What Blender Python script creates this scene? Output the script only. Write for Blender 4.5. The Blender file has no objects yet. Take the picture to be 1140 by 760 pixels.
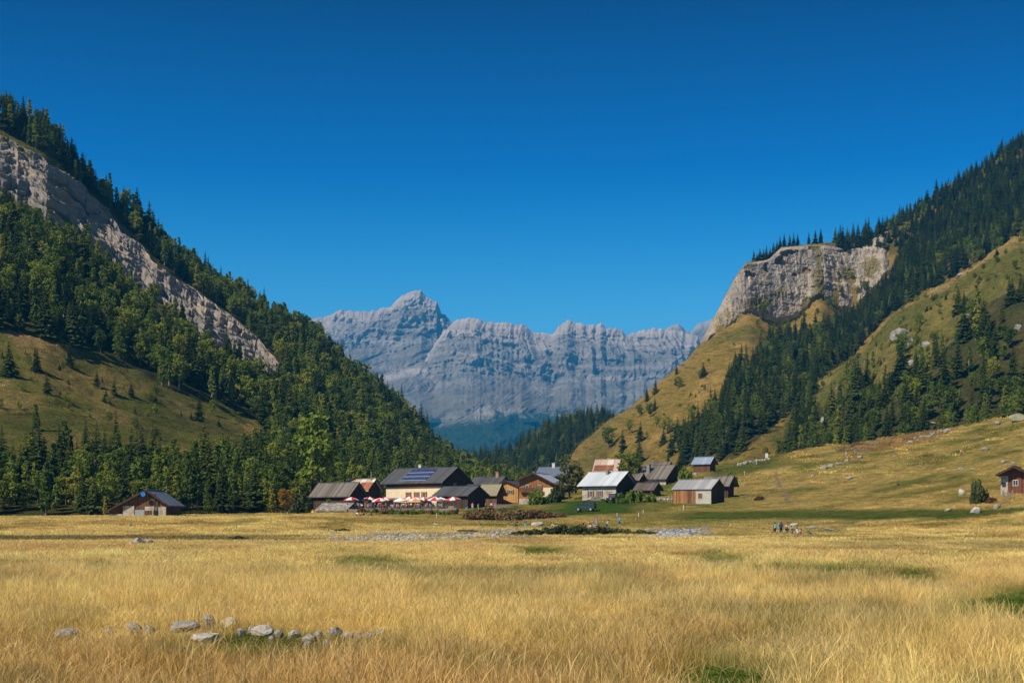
import bpy, bmesh, math, random
import numpy as np
R = math.radians
random.seed(7)
rng = np.random.default_rng(11)
scene = bpy.context.scene
COL = scene.collection
F, HY, CX, CAMZ = 1583.0, 583.0, 570.0, 1.6      # focal length in picture units, horizon row, centre column, eye height

# ------------------------------------------------------------------ tags and links
def tag(o, label=None, cat=None, group=None, kind=None):
    if label: o['label'] = label
    if cat: o['category'] = cat
    if group: o['group'] = group
    if kind: o['kind'] = kind
    return o

def empty(name, loc=(0, 0, 0), rz=0.0):
    o = bpy.data.objects.new(name, None)
    COL.objects.link(o)
    o.location = loc
    o.rotation_euler = (0, 0, rz)
    o.empty_display_size = 0.3
    return o

def obj(name, me, mats=None, parent=None, loc=None, rz=None):
    o = bpy.data.objects.new(name, me)
    COL.objects.link(o)
    if mats is not None and len(me.materials) == 0:
        for m in (mats if isinstance(mats, (list, tuple)) else [mats]):
            me.materials.append(m)
    if parent: o.parent = parent
    if loc is not None: o.location = loc
    if rz is not None: o.rotation_euler = (0, 0, rz)
    return o

def copy_tree(o, parent=None):
    c = o.copy()
    COL.objects.link(c)
    c.parent = parent
    for ch in list(o.children):
        copy_tree(ch, c)
    return c

class MB:
    """collects boxes, tubes and polygons that become one mesh"""
    def __init__(self):
        self.v, self.f, self.m = [], [], []
    def poly(self, pts, m=0):
        b = len(self.v)
        self.v += [tuple(p) for p in pts]
        self.f.append(tuple(range(b, b + len(pts))))
        self.m.append(m)
    def box(self, x0, x1, y0, y1, z0, z1, m=0):
        b = len(self.v)
        self.v += [(x0, y0, z0), (x1, y0, z0), (x1, y1, z0), (x0, y1, z0), (x0, y0, z1), (x1, y0, z1), (x1, y1, z1), (x0, y1, z1)]
        for q in ((0, 3, 2, 1), (4, 5, 6, 7), (0, 1, 5, 4), (1, 2, 6, 5), (2, 3, 7, 6), (3, 0, 4, 7)):
            self.f.append(tuple(b + k for k in q)); self.m.append(m)
    def slab(self, a, b_, c, d, t, m=0):
        """a thick sheet: four top corners and a thickness vector t (pointing down)"""
        b = len(self.v)
        P = [np.array(p, float) for p in (a, b_, c, d)]
        Q = [p + np.array(t, float) for p in P]
        self.v += [tuple(p) for p in Q + P]
        for q in ((0, 3, 2, 1), (4, 5, 6, 7), (0, 1, 5, 4), (1, 2, 6, 5), (2, 3, 7, 6), (3, 0, 4, 7)):
            self.f.append(tuple(b + k for k in q)); self.m.append(m)
    def tube(self, p, q, r0, r1=None, n=6, m=0, caps=True):
        r1 = r0 if r1 is None else r1
        p = np.array(p, float); q = np.array(q, float)
        d = q - p; d /= (np.linalg.norm(d) + 1e-9)
        a = np.cross(d, (0, 0, 1.0))
        if np.linalg.norm(a) < 1e-3: a = np.array((1.0, 0, 0))
        a /= np.linalg.norm(a); c = np.cross(d, a)
        b = len(self.v)
        for k in range(n):
            t = 2 * math.pi * k / n
            u = a * math.cos(t) + c * math.sin(t)
            self.v.append(tuple(p + u * r0)); self.v.append(tuple(q + u * r1))
        for k in range(n):
            j = (k + 1) % n
            self.f.append((b + 2 * k, b + 2 * j, b + 2 * j + 1, b + 2 * k + 1)); self.m.append(m)
        if caps:
            self.f.append(tuple(b + 2 * k for k in range(n))); self.m.append(m)
            self.f.append(tuple(b + 2 * k + 1 for k in range(n))); self.m.append(m)
    def mesh(self, name='mesh', fix=True):
        me = bpy.data.meshes.new(name)
        me.from_pydata(self.v, [], self.f)
        me.polygons.foreach_set('material_index', self.m)
        if fix:
            bm = bmesh.new(); bm.from_mesh(me)
            bmesh.ops.recalc_face_normals(bm, faces=bm.faces)
            bm.to_mesh(me); bm.free()
        me.update()
        return me
    def build(self, name, mats, parent=None, loc=None, rz=None):
        return obj(name, self.mesh(name), mats, parent, loc, rz)

# ------------------------------------------------------------------ noise on arrays
def _h(ix, iy, iz, s):
    n = (ix * 374761393 + iy * 668265263 + iz * 2147483647 * 7 + s * 1274126177) & 0x7fffffff
    n = ((n ^ (n >> 13)) * 1274126177) & 0x7fffffff
    n = ((n ^ (n >> 15)) * 2246822519) & 0x7fffffff
    return ((n ^ (n >> 16)) & 0xffff) / 65535.0

def vn(x, y, z=None, s=0):
    x = np.asarray(x, float); y = np.asarray(y, float)
    ix = np.floor(x).astype(np.int64); iy = np.floor(y).astype(np.int64)
    fx = x - ix; fy = y - iy
    fx = fx * fx * fx * (fx * (fx * 6 - 15) + 10); fy = fy * fy * fy * (fy * (fy * 6 - 15) + 10)
    def lay(iz):
        a = _h(ix, iy, iz, s); b = _h(ix + 1, iy, iz, s); c = _h(ix, iy + 1, iz, s); d = _h(ix + 1, iy + 1, iz, s)
        return a + (b - a) * fx + (c - a) * fy + (a - b - c + d) * fx * fy
    if z is None: return lay(0) * 2 - 1
    z = np.asarray(z, float); iz = np.floor(z).astype(np.int64); fz = z - iz
    fz = fz * fz * (3 - 2 * fz)
    a = lay(iz); b = lay(iz + 1)
    return (a + (b - a) * fz) * 2 - 1

def fbm(x, y, z=None, o=4, s=0, ridged=False, gain=0.5):
    t = 0; a = 1.0; n = 0
    x = np.asarray(x, float); y = np.asarray(y, float)
    for k in range(o):
        v = vn(x, y, z, s + k * 17)
        if ridged: v = 1 - 2 * np.abs(v)
        t = t + a * v; n += a
        a *= gain
        x, y = x * 1.63 + y * 1.19 + 5.3, y * 1.63 - x * 1.19 + 1.7
        if z is not None: z = z * 2.03 + 3.1
    return t / n

def ss(a, b, x):
    t = np.clip((np.asarray(x, float) - a) / (b - a), 0, 1)
    return t * t * (3 - 2 * t)

def inpoly(px, py, poly):
    px = np.asarray(px, float); py = np.asarray(py, float)
    c = np.zeros(np.broadcast(px, py).shape, bool)
    n = len(poly)
    for i in range(n):
        x1, y1 = poly[i]; x2, y2 = poly[(i + 1) % n]
        if y1 == y2: continue
        cond = ((y1 > py) != (y2 > py)) & (px < (x2 - x1) * (py - y1) / (y2 - y1) + x1)
        c ^= cond
    return c

def curve(px, pts):
    xs = [p[0] for p in pts]; ys = [p[1] for p in pts]
    return np.interp(px, xs, ys)

# ------------------------------------------------------------------ materials
def newmat(name):
    m = bpy.data.materials.new(name); m.use_nodes = True
    nt = m.node_tree
    for n in list(nt.nodes): nt.nodes.remove(n)
    out = nt.nodes.new('ShaderNodeOutputMaterial')
    return m, nt, out

def N(nt, t, **kw):
    n = nt.nodes.new(t)
    for k, v in kw.items():
        if k in n.inputs: n.inputs[k].default_value = v
        else: setattr(n, k, v)
    return n

def rgba(c): return (c[0], c[1], c[2], 1.0)

def mixc(nt, fac, a, b, mode='MIX'):
    n = nt.nodes.new('ShaderNodeMix'); n.data_type = 'RGBA'; n.blend_type = mode
    for sock, v in ((n.inputs['Factor'], fac), (n.inputs['A'], a), (n.inputs['B'], b)):
        if hasattr(v, 'is_output') or isinstance(v, bpy.types.NodeSocket): nt.links.new(v, sock)
        elif isinstance(v, (tuple, list)): sock.default_value = rgba(v)
        else: sock.default_value = v
    # colour sockets are the RGBA ones
    return n

def mix_rgb(nt, fac, a, b, mode='MIX'):
    n = nt.nodes.new('ShaderNodeMix'); n.data_type = 'RGBA'; n.blend_type = mode
    fs, sa, sb = n.inputs[0], n.inputs[6], n.inputs[7]
    for sock, v in ((fs, fac), (sa, a), (sb, b)):
        if isinstance(v, bpy.types.NodeSocket): nt.links.new(v, sock)
        elif isinstance(v, (tuple, list)): sock.default_value = rgba(v)
        else: sock.default_value = v
    return n.outputs[2]

def math_n(nt, op, a, b=0.0, clamp=False):
    n = nt.nodes.new('ShaderNodeMath'); n.operation = op; n.use_clamp = clamp
    for sock, v in ((n.inputs[0], a), (n.inputs[1], b)):
        if isinstance(v, bpy.types.NodeSocket): nt.links.new(v, sock)
        else: sock.default_value = v
    return n.outputs[0]

def ramp(nt, fac, stops):
    n = nt.nodes.new('ShaderNodeValToRGB')
    e = n.color_ramp.elements
    while len(e) < len(stops): e.new(0.5)
    for k, (p, c) in enumerate(stops):
        e[k].position = p; e[k].color = rgba(c) if not isinstance(c, (int, float)) else (c, c, c, 1)
    nt.links.new(fac, n.inputs[0])
    return n.outputs[0]

def noise_n(nt, scale, detail=4, rough=0.55, vec=None, sc3=None):
    n = N(nt, 'ShaderNodeTexNoise'); n.inputs['Scale'].default_value = scale
    n.inputs['Detail'].default_value = detail; n.inputs['Roughness'].default_value = rough
    if vec is None:
        g = nt.nodes.new('ShaderNodeNewGeometry'); vec = g.outputs['Position']
    if sc3:
        mp = nt.nodes.new('ShaderNodeMapping'); mp.inputs['Scale'].default_value = sc3
        nt.links.new(vec, mp.inputs['Vector']); vec = mp.outputs[0]
    nt.links.new(vec, n.inputs['Vector'])
    return n.outputs['Fac']

def finish(nt, out, color, rough=0.9, bump=None, bs=0.3, bd=0.1, spec=0.2, metal=0.0):
    p = N(nt, 'ShaderNodeBsdfPrincipled')
    if isinstance(color, bpy.types.NodeSocket): nt.links.new(color, p.inputs['Base Color'])
    else: p.inputs['Base Color'].default_value = rgba(color)
    if isinstance(rough, bpy.types.NodeSocket): nt.links.new(rough, p.inputs['Roughness'])
    else: p.inputs['Roughness'].default_value = rough
    p.inputs['Specular IOR Level'].default_value = spec
    p.inputs['Metallic'].default_value = metal
    if bump is not None:
        b = N(nt, 'ShaderNodeBump'); b.inputs['Strength'].default_value = bs; b.inputs['Distance'].default_value = bd
        nt.links.new(bump, b.inputs['Height']); nt.links.new(b.outputs[0], p.inputs['Normal'])
    nt.links.new(p.outputs[0], out.inputs['Surface'])
    return p

def simple(name, c1, c2=None, scale=3.0, rough=0.85, bs=0.25, bd=0.03, spec=0.2, metal=0.0, sc3=None):
    m, nt, out = newmat(name)
    tc = nt.nodes.new('ShaderNodeTexCoord')
    f = noise_n(nt, scale, 5, 0.6, tc.outputs['Object'], sc3)
    c2 = c2 or tuple(x * 0.7 for x in c1)
    col = ramp(nt, f, [(0.3, c2), (0.7, c1)])
    finish(nt, out, col, rough, f, bs, bd, spec, metal)
    return m

def plank(name, c1, c2, scale=4.0, axis='X', rough=0.85, dark=0.35, spec=0.2):
    """boards: stripes across one local axis, uneven tone from board to board"""
    m, nt, out = newmat(name)
    tc = nt.nodes.new('ShaderNodeTexCoord')
    sx = nt.nodes.new('ShaderNodeSeparateXYZ'); nt.links.new(tc.outputs['Object'], sx.inputs[0])
    v = sx.outputs[{'X': 0, 'Y': 1, 'Z': 2}[axis]] if axis != 'H' else math_n(nt, 'ADD', sx.outputs[0], sx.outputs[1])
    s = math_n(nt, 'MULTIPLY', v, scale)
    cell = math_n(nt, 'FLOOR', s); fr = math_n(nt, 'FRACT', s)
    wn = N(nt, 'ShaderNodeTexWhiteNoise'); wn.noise_dimensions = '1D'; nt.links.new(cell, wn.inputs['W'])
    n2 = noise_n(nt, 2.5, 5, 0.65, tc.outputs['Object'])
    f = math_n(nt, 'ADD', math_n(nt, 'MULTIPLY', wn.outputs['Value'], 0.5), math_n(nt, 'MULTIPLY', n2, 0.55))
    col = ramp(nt, f, [(0.25, c2), (0.75, c1)])
    gap = math_n(nt, 'LESS_THAN', fr, 0.12)
    col = mix_rgb(nt, math_n(nt, 'MULTIPLY', gap, 1 - dark), col, tuple(x * 0.25 for x in c2))
    finish(nt, out, col, rough, math_n(nt, 'SUBTRACT', 1.0, gap), 0.5, 0.02, spec)
    return m

def stone_wall(name, c1, c2, mortar, scale=2.0):
    m, nt, out = newmat(name)
    tc = nt.nodes.new('ShaderNodeTexCoord')
    vo = N(nt, 'ShaderNodeTexVoronoi'); vo.inputs['Scale'].default_value = scale
    nt.links.new(tc.outputs['Object'], vo.inputs['Vector'])
    ve = N(nt, 'ShaderNodeTexVoronoi'); ve.feature = 'DISTANCE_TO_EDGE'; ve.inputs['Scale'].default_value = scale
    nt.links.new(tc.outputs['Object'], ve.inputs['Vector'])
    sp = nt.nodes.new('ShaderNodeSeparateColor'); nt.links.new(vo.outputs['Color'], sp.inputs[0])
    n = noise_n(nt, 6, 5, 0.6, tc.outputs['Object'])
    f = math_n(nt, 'ADD', math_n(nt, 'MULTIPLY', sp.outputs[0], 0.6), math_n(nt, 'MULTIPLY', n, 0.4))
    col = ramp(nt, f, [(0.2, c2), (0.8, c1)])
    e = ramp(nt, ve.outputs['Distance'], [(0.0, 0.0), (0.06, 1.0)])
    col = mix_rgb(nt, e, mortar, col)
    finish(nt, out, col, 0.95, e, 0.6, 0.04, 0.1)
    return m
# ================================================================== TERRAIN
PXS = np.concatenate([np.arange(-1400, -60, 12.0), np.arange(-60, 1200, 2.0), np.arange(1200, 2600, 12.0)])
YS = np.concatenate([np.geomspace(2.5, 12, 24)[:-1], np.geomspace(12, 100, 190)[:-1], np.linspace(100, 420, 330)[:-1],
                     np.geomspace(420, 1500, 420)[:-1], np.geomspace(1500, 5200, 60)])
GP, GY = np.meshgrid(PXS, YS)
GX = (GP - CX) / F * GY

# valley floor: heights at (distance, picture column)
TC = [-1400, 0, 200, 350, 500, 600, 650, 720, 800, 870, 950, 1050, 1140, 1500, 2600]
TR = [
 (0,    [0]*15),
 (100,  [0]*15),
 (122,  [0]*15),
 (142,  [-.1, -.3, -.3, -.2, -.15, -.1, -.1, -.1, 0, 0, 0, .1, .2, .4, 1]),
 (170,  [.6, .1, 0, 0, 0, 0, 0, 0, .1, .1, .2, .4, .9, 2, 5]),
 (185,  [1, .45, .4, .25, .1, .1, .1, .1, .3, .4, .6, 1.1, 2.1, 5, 12]),
 (210,  [2, 1.6, 1.6, 1.3, .7, .6, .6, .5, .8, 1.0, 1.6, 3.2, 5.2, 10, 22]),
 (240,  [3, 2.6, 2.9, 2.6, 2.0, 1.7, 1.9, 2.2, 2.6, 3.0, 3.8, 6.4, 9.6, 17, 34]),
 (270,  [3.3, 2.9, 3.3, 3.3, 3.0, 2.9, 3.6, 4.3, 4.5, 5.0, 6.4, 10, 14, 24, 44]),
 (300,  [3.5, 3.1, 3.6, 3.9, 3.9, 4.3, 5.3, 6.2, 6.1, 8.0, 10.5, 14.6, 19, 31, 54]),
 (330,  [4, 4, 4.2, 4.5, 4.9, 6.0, 7.2, 8.2, 9.0, 12.5, 15, 19.5, 23.5, 38, 62]),
 (360,  [5, 5, 5, 5.2, 6.0, 7.3, 8.8, 12, 14.5, 16.5, 19.5, 24, 28, 44, 70]),
 (400,  [6, 6, 6, 6, 7.4, 9.4, 11.5, 15.7, 18.6, 21.5, 25, 28.5, 32, 48, 74]),
 (440,  [6, 6, 6, 6, 7.6, 9.8, 12, 15.5, 18, 21, 24, 27, 31, 46, 70]),
 (520,  [6, 6, 6, 6, 7, 9, 11, 13, 14, 15, 17, 19, 22, 34, 52]),
 (700,  [4, 4, 4, 4, 5, 6, 7, 8, 9, 10, 11, 13, 15, 22, 30]),
 (1000, [0]*15),
 (2000, [-80]*15),
 (5200, [-120]*15)]
rows = np.array([np.interp(PXS, TC, r[1]) for r in TR])
TY = np.array([r[0] for r in TR], float)
base = np.empty_like(GY)
idx = np.clip(np.searchsorted(TY, YS, side='right') - 1, 0, len(TY) - 2)
tt = ((YS - TY[idx]) / (TY[idx + 1] - TY[idx]))[:, None]
base = rows[idx] * (1 - tt) + rows[idx + 1] * tt
for _ in range(3):      # soften the joints between the control rows and columns
    k = 9
    pad = np.pad(base, ((k, k), (0, 0)), 'edge'); cs = np.cumsum(np.vstack([np.zeros((1, pad.shape[1])), pad]), 0)
    base = (cs[2 * k + 1:] - cs[:-2 * k - 1]) / (2 * k + 1)
    k = 12
    pad = np.pad(base, ((0, 0), (k, k)), 'edge'); cs = np.cumsum(np.hstack([np.zeros((pad.shape[0], 1)), pad]), 1)
    base = (cs[:, 2 * k + 1:] - cs[:, :-2 * k - 1]) / (2 * k + 1)
nearamp = ss(6, 40, GY)
base = base + nearamp * (0.10 * fbm(GX / 5, GY / 7, o=3, s=3) + 0.10 * fbm(GX / 16, GY / 22, o=2, s=4) * ss(30, 90, GY))
base = base + ss(215, 330, GY) * ss(600, 900, GP) * 1.0 * fbm(GX / 17, GY / 17, o=4, s=5)
base = base + ss(400, 600, GY) * 3.0 * fbm(GX / 60, GY / 60, o=3, s=6)

def curve_s(px, pts, k=45):
    return sum(curve(px + o, pts) for o in np.linspace(-k, k, 15)) / 15

def zr(py, Y): return CAMZ + (HY - py) / F * Y

def hill(yf, yr, pyr, prof, back=0.55):
    """one hill: foot distance, ridge distance, ridge row, profile"""
    z_r = zr(pyr, yr)
    t = (GY - yf) / (yr - yf)
    fr = np.interp(t, [p[0] for p in prof], [p[1] for p in prof])
    z = base + (z_r - base) * fr
    z = np.where(t > 1, z_r - (GY - yr) * back, z)
    return np.where(t < 0, -1e4, z)

LR = [(-1400, -420), (-400, -110), (0, 126), (50, 148), (100, 206), (150, 244), (200, 286), (250, 323), (300, 352), (350, 378), (385, 413), (440, 452),
      (480, 494), (500, 512), (540, 530), (600, 552), (650, 575), (700, 640)]
Lyr = curve_s(GP, [(-1400, 560), (0, 700), (300, 850), (500, 900), (650, 820), (700, 800)])
Lyf = curve_s(GP, [(-1400, 240), (0, 268), (200, 272), (290, 290), (340, 345), (400, 385), (500, 460), (600, 560), (650, 620), (700, 700)])
hL = hill(Lyf, Lyr, curve_s(GP, LR, 5), [(0, 0), (.1, .045), (.25, .14), (.38, .26), (.6, .52), (1, 1)], 0.35)
hL = np.where(GP > 700, -1e4, hL)

AR = [(560, 640), (620, 540), (640, 503), (671, 476), (686, 465), (716, 447), (739, 428), (766, 400), (780, 383), (790, 366), (798, 350), (808, 328), (820, 307), (830, 293),
      (856, 287), (870, 274), (900, 271), (925, 271), (940, 273), (960, 270), (1000, 247), (1050, 219), (1100, 184), (1140, 156), (1500, -60), (2600, -500)]
AB = [(560, 640), (640, 503), (766, 402), (780, 385), (800, 370), (815, 362), (835, 348), (850, 356), (865, 364), (885, 358), (895, 352), (905, 340), (915, 330),
      (925, 345), (945, 352), (960, 338), (980, 318), (1000, 295), (1012, 275), (1050, 240), (1140, 180), (1500, -30), (2600, -450)]
Ayr = curve_s(GP, [(560, 880), (640, 900), (766, 1000), (870, 1100), (1140, 1250), (1500, 1400), (2600, 1500)])
Ayf = curve_s(GP, [(560, 820), (620, 760), (660, 680), (720, 600), (800, 520), (900, 480), (1500, 450), (2600, 430)])
Apr = curve(GP, AR); Apb = curve_s(GP, AB, 7)
yb = Ayr - 42
zb = zr(Apb, yb)
t = (GY - Ayf) / (yb - Ayf)
fr = np.interp(t, [0, .15, .5, 1], [0, .10, .44, 1])
zA = base + (zb - base) * fr
t2 = (GY - yb) / 42
z_r = zr(Apr, Ayr)
zA = np.where(t2 > 0, zb + (z_r - zb) * np.clip(t2, 0, 1) ** 0.8, zA)
zA = np.where(t2 > 1, z_r - (GY - Ayr) * 0.12, zA)
hA = np.where((t < 0) | (GP < 600), -1e4, zA)

CR = [(760, 560), (780, 520), (820, 492), (860, 470), (880, 450), (900, 432), (930, 412), (950, 402), (962, 393), (990, 358), (1005, 347), (1012, 345), (1024, 331), (1040, 322), (1075, 303), (1100, 287),
      (1125, 268), (1150, 262), (1300, 235), (1500, 190), (2600, 0)]
Cyr = curve_s(GP, [(760, 720), (940, 760), (1040, 720), (1140, 680), (1500, 620), (2600, 600)])
Cyf = curve_s(GP, [(760, 600), (820, 500), (900, 450), (1500, 430), (2600, 410)])
hC = hill(Cyf, Cyr, curve_s(GP, CR, 5), [(0, 0), (.2, .13), (.5, .45), (.8, .8), (1, 1)], 0.5)
hC = np.where(GP < 765, -1e4, hC)

MR = [(300, 560), (440, 538), (500, 522), (530, 513), (560, 509), (575, 502), (590, 489), (610, 478), (640, 467), (670, 466), (700, 474), (760, 490), (900, 520)]
Myr = GP * 0 + 1320
hM = hill(GP * 0 + 880, Myr, curve(GP, MR), [(0, 0), (.4, .35), (1, 1)], 0.6)
hM = np.where((GP < 300) | (GP > 900), -1e4, hM)

layers = np.stack([base, hL, hA, hC, hM])
LAY = np.argmax(layers, 0)
H = layers.max(0)
# relief of the hillsides
rel = fbm(GX / 38, GY / 38, o=5, s=21)
gul = fbm(GX / 26 + 3, GY / 70, o=3, s=23, ridged=True)
hm = (LAY > 0) * np.minimum(1, np.clip(H - base, 0, 40) / 25)
ridge_keep = 1.0
H = H + hm * (2.6 * rel)
H = H + (LAY == 3) * hm * 5.0 * gul * (1 - 0.6 * ss(0.8, 1.0, (GY - Cyf) / (Cyr - Cyf)))
H = H + (LAY == 2) * hm * 3.0 * gul * (1 - ss(0.8, 1.0, (GY - Ayf) / (Ayr - Ayf)))
H = H + hm * (.9 * fbm(GX / 8, GY / 9, o=4, s=25)) * ss(230, 400, GY)
H = H + hm * .5 * (LAY != 4) * vn(GX / 60, H / 1.8, s=27)
H = H + (LAY == 0) * ss(215, 300, GY) * .22 * fbm(GX / 4.5, GY / 4.5, o=3, s=26)
PYG = HY - (H - CAMZ) / GY * F              # picture row of each terrain point

def lookup(A, px, Y):
    px = np.asarray(px, float); Y = np.asarray(Y, float)
    i = np.clip(np.searchsorted(YS, Y) - 1, 0, len(YS) - 2)
    j = np.clip(np.searchsorted(PXS, px) - 1, 0, len(PXS) - 2)
    v = np.clip((Y - YS[i]) / (YS[i + 1] - YS[i]), 0, 1); u = np.clip((px - PXS[j]) / (PXS[j + 1] - PXS[j]), 0, 1)
    if A.ndim == 3: u = u[..., None]; v = v[..., None]
    return (A[i, j] * (1 - u) + A[i, j + 1] * u) * (1 - v) + (A[i + 1, j] * (1 - u) + A[i + 1, j + 1] * u) * v

def gz(px, Y): return float(lookup(H, px, Y))
def gp(px, Y): return ((px - CX) / F * Y, Y, gz(px, Y))
def W(px, py, Y): return ((px - CX) / F * Y, Y, zr(py, Y))
def gxy(x, y):
    return gz(CX + x / y * F, y)
def hit(px, py, y0=20, y1=1500):
    """distance at which the terrain under picture point (px, py) is first met"""
    col = lookup(PYG, np.full(YS.shape, float(px)), YS)
    ok = np.where((YS > y0) & (YS < y1) & (col <= py))[0]
    if len(ok) == 0: return None
    i = ok[0]
    if i == 0: return YS[0]
    a, b = col[i - 1], col[i]
    return float(YS[i - 1] + (YS[i] - YS[i - 1]) * np.clip((a - py) / max(a - b, 1e-6), 0, 1))
HORI = np.minimum.accumulate(PYG, 0)          # highest picture row reached up to that distance

# ---- colours of the ground cover
def blend(C, c, m):
    m = np.clip(m, 0, 1)[..., None]
    return C * (1 - m) + np.array(c) * m
n1 = fbm(GX / 9, GY / 14, o=4, s=40); n2 = fbm(GX / 3, GY / 5, o=4, s=41); n3 = fbm(GX / 30, GY / 45, o=3, s=42)
GOLD = (.78, .56, .185); BROWN = (.44, .25, .07); OLIVE = (.22, .20, .045); GREEN = (.10, .165, .02)
C = np.zeros(GY.shape + (3,)); C[:] = GOLD
C = blend(C, BROWN, ss(-.05, .4, n1 + .5 * n2) * .75)
C = blend(C, OLIVE, ss(.0, .34, n2 * .7 + n3 * .7) * .8)
C = blend(C, GOLD, ss(.2, .6, -n1 + n2 * .3) * .5)
C = blend(C, (.80, .60, .24), ss(.25, .6, n2 - n1 * .5) * .6)
C = blend(C, GREEN, ss(.22, .5, fbm(GX / 7, GY / 11, o=4, s=44)) * .55)
wob = 6 * fbm(GX / 6, GY / 9, o=3, s=50) 
PXN = GP + 14 * fbm(GX / 5, GY / 8, o=3, s=51)
def ell(cx, cy, rx, ry, soft=.5):
    d = ((PXN - cx) / rx) ** 2 + ((PYG + wob * min(1, ry / 10) * .5 - cy) / ry) ** 2
    return 1 - ss(1 - soft, 1 + soft, d)
fr_ = (GY < 200)
for (cx, cy, rx, ry, k) in [(1110, 676, 55, 12, .95), (1150, 664, 50, 10, .9), (800, 752, 70, 14, .9), (1085, 758, 60, 8, .6), (960, 634, 60, 5, .8), (800, 620, 30, 4, .7), (880, 632, 50, 3, .8),
                            (410, 624, 45, 4, .7), (1025, 641, 26, 6, .75), (110, 630, 16, 4, .7), (600, 612, 30, 3, .8), (290, 708, 60, 8, .8), (400, 712, 60, 8, .6), (200, 716, 40, 9, .5), (60, 690, 40, 12, .35),
                            (640, 700, 60, 8, .25), (530, 652, 60, 8, .3), (1010, 690, 60, 10, .45), (700, 655, 50, 6, .25), (30, 757, 60, 8, .3), (330, 640, 40, 5, .3), (860, 690, 50, 12, .35), (660, 748, 40, 10, .5)]:
    g_ = cy - 583
    C = np.where(fr_[..., None], blend(C, GREEN if k > .6 else OLIVE, ell(cx, cy + .10 * g_, rx * 1.1, ry * 1.35 + .055 * g_) * min(1, k * 1.15)), C)
# ditch bank on the left, meadow greens behind the field
C = np.where(((GY > 125) & (GY < 200))[..., None], blend(C, (.10, .085, .03), (1 - ss(2.2, 4.5, np.abs(PYG - 600 + wob * .2))) * (1 - ss(240, 420, GP)) * .85), C)
vn_ = ss(-.15, .35, fbm(GX / 12, GY / 16, o=4, s=60))
m = (GY > 195) & (LAY == 0)
mid = ss(195, 235, GY) * m
C = blend(C, (.34, .26, .07), mid * ss(330, 480, GP) * .75)
C = blend(C, GREEN, mid * ss(380, 520, GP) * vn_ * .75)
C = blend(C, (.075, .135, .018), m * ss(575, 640, PXN) * (1 - ss(690, 730, PXN)) * ss(252, 268, GY) * (1 - ss(330, 345, GY)))      # mown lawn below the chalets
C = blend(C, (.08, .14, .018), m * ss(515, 535, PXN) * (1 - ss(560, 590, PXN)) * ss(285, 300, GY) * (1 - ss(330, 345, GY)))
C = blend(C, (.32, .26, .17), m * ss(535, 545, PXN) * (1 - ss(566, 574, PXN)) * (1 - ss(2, 4, np.abs(PYG - 563 - (553 - GP) * .12))) )
# right hand pasture
rp = m * ss(760, 860, GP)
C = blend(C, (.52, .37, .12), rp * .8)
C = blend(C, (.14, .17, .03), rp * ss(-.05, .45, fbm(GX / 9, GY / 12, o=5, s=61)) * .8)
C = blend(C, (.60, .43, .16), rp * ss(.05, .5, fbm(GX / 11, GY / 7, o=4, s=62)) * .6)
C = blend(C, (.085, .135, .02), m * ss(690, 790, GP) * (1 - ss(3.5, 7, np.abs(PYG - 573 + .01 * (GP - 950) + wob * .3))) * .9)
C = blend(C, (.085, .13, .02), m * (1 - ss(4, 9, np.abs(PYG - (530 - (GP - 780) * .19) + wob * .4))) * ss(780, 800, GP) * (1 - ss(850, 900, GP)) * .8)
C = blend(C, (.36, .22, .09), m * inpoly(PXN, PYG + wob * .3, [(935, 497), (985, 481), (1040, 470), (1075, 470), (1045, 487), (1000, 500), (960, 505)]) * .85)
C = blend(C, (.16, .10, .05), m * inpoly(PXN, PYG, [(925, 501), (975, 477), (984, 477), (940, 503)]) * .8)
C = blend(C, (.38, .27, .16), m * inpoly(GP, PYG, [(862, 527), (866, 527), (869, 538), (879, 550), (877, 560), (873, 558), (874, 550), (864, 540)]) * .9)   # trodden path
C = blend(C, (.40, .29, .17), m * inpoly(GP, PYG, [(955, 503), (985, 482), (992, 480), (975, 495), (962, 505)]) * .7)
# stream gravel
C = blend(C, (.36, .32, .27), (GY < 215) * inpoly(PXN, PYG + wob * .25, [(355, 600), (430, 593), (600, 588), (600, 601), (520, 604), (380, 606)]) * ss(-.3, .3, n2) * .8)
C = blend(C, (.34, .31, .27), (GY < 215) * inpoly(PXN, PYG + wob * .1, [(715, 590), (790, 587), (800, 598), (720, 600)]) * .8)
# left hill
lh = (LAY == 1)
nl = fbm(GX / 14, GY / 22, o=5, s=70)
C = np.where(lh[..., None], blend(np.broadcast_to(np.array((.175, .165, .038)), C.shape), (.26, .20, .065), ss(0, .5, nl)), C)
C = blend(C, (.09, .10, .025), lh * ss(.05, .5, fbm(GX / 25, GY / 40, o=3, s=71)) * .8)
FORL = np.array((.045, .05, .02))
for pl in ([(175, 475), (200, 488), (232, 505), (215, 512), (190, 498)], [(60, 505), (80, 502), (88, 516), (66, 520)], [(270, 470), (298, 480), (300, 492), (275, 482)], [(5, 365), (35, 372), (90, 390), (60, 392), (15, 385)]):
    C = blend(C, (.42, .26, .11), lh * inpoly(PXN, PYG + wob * .5, pl) * ss(-.35, .1, nl) * .8)
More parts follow.
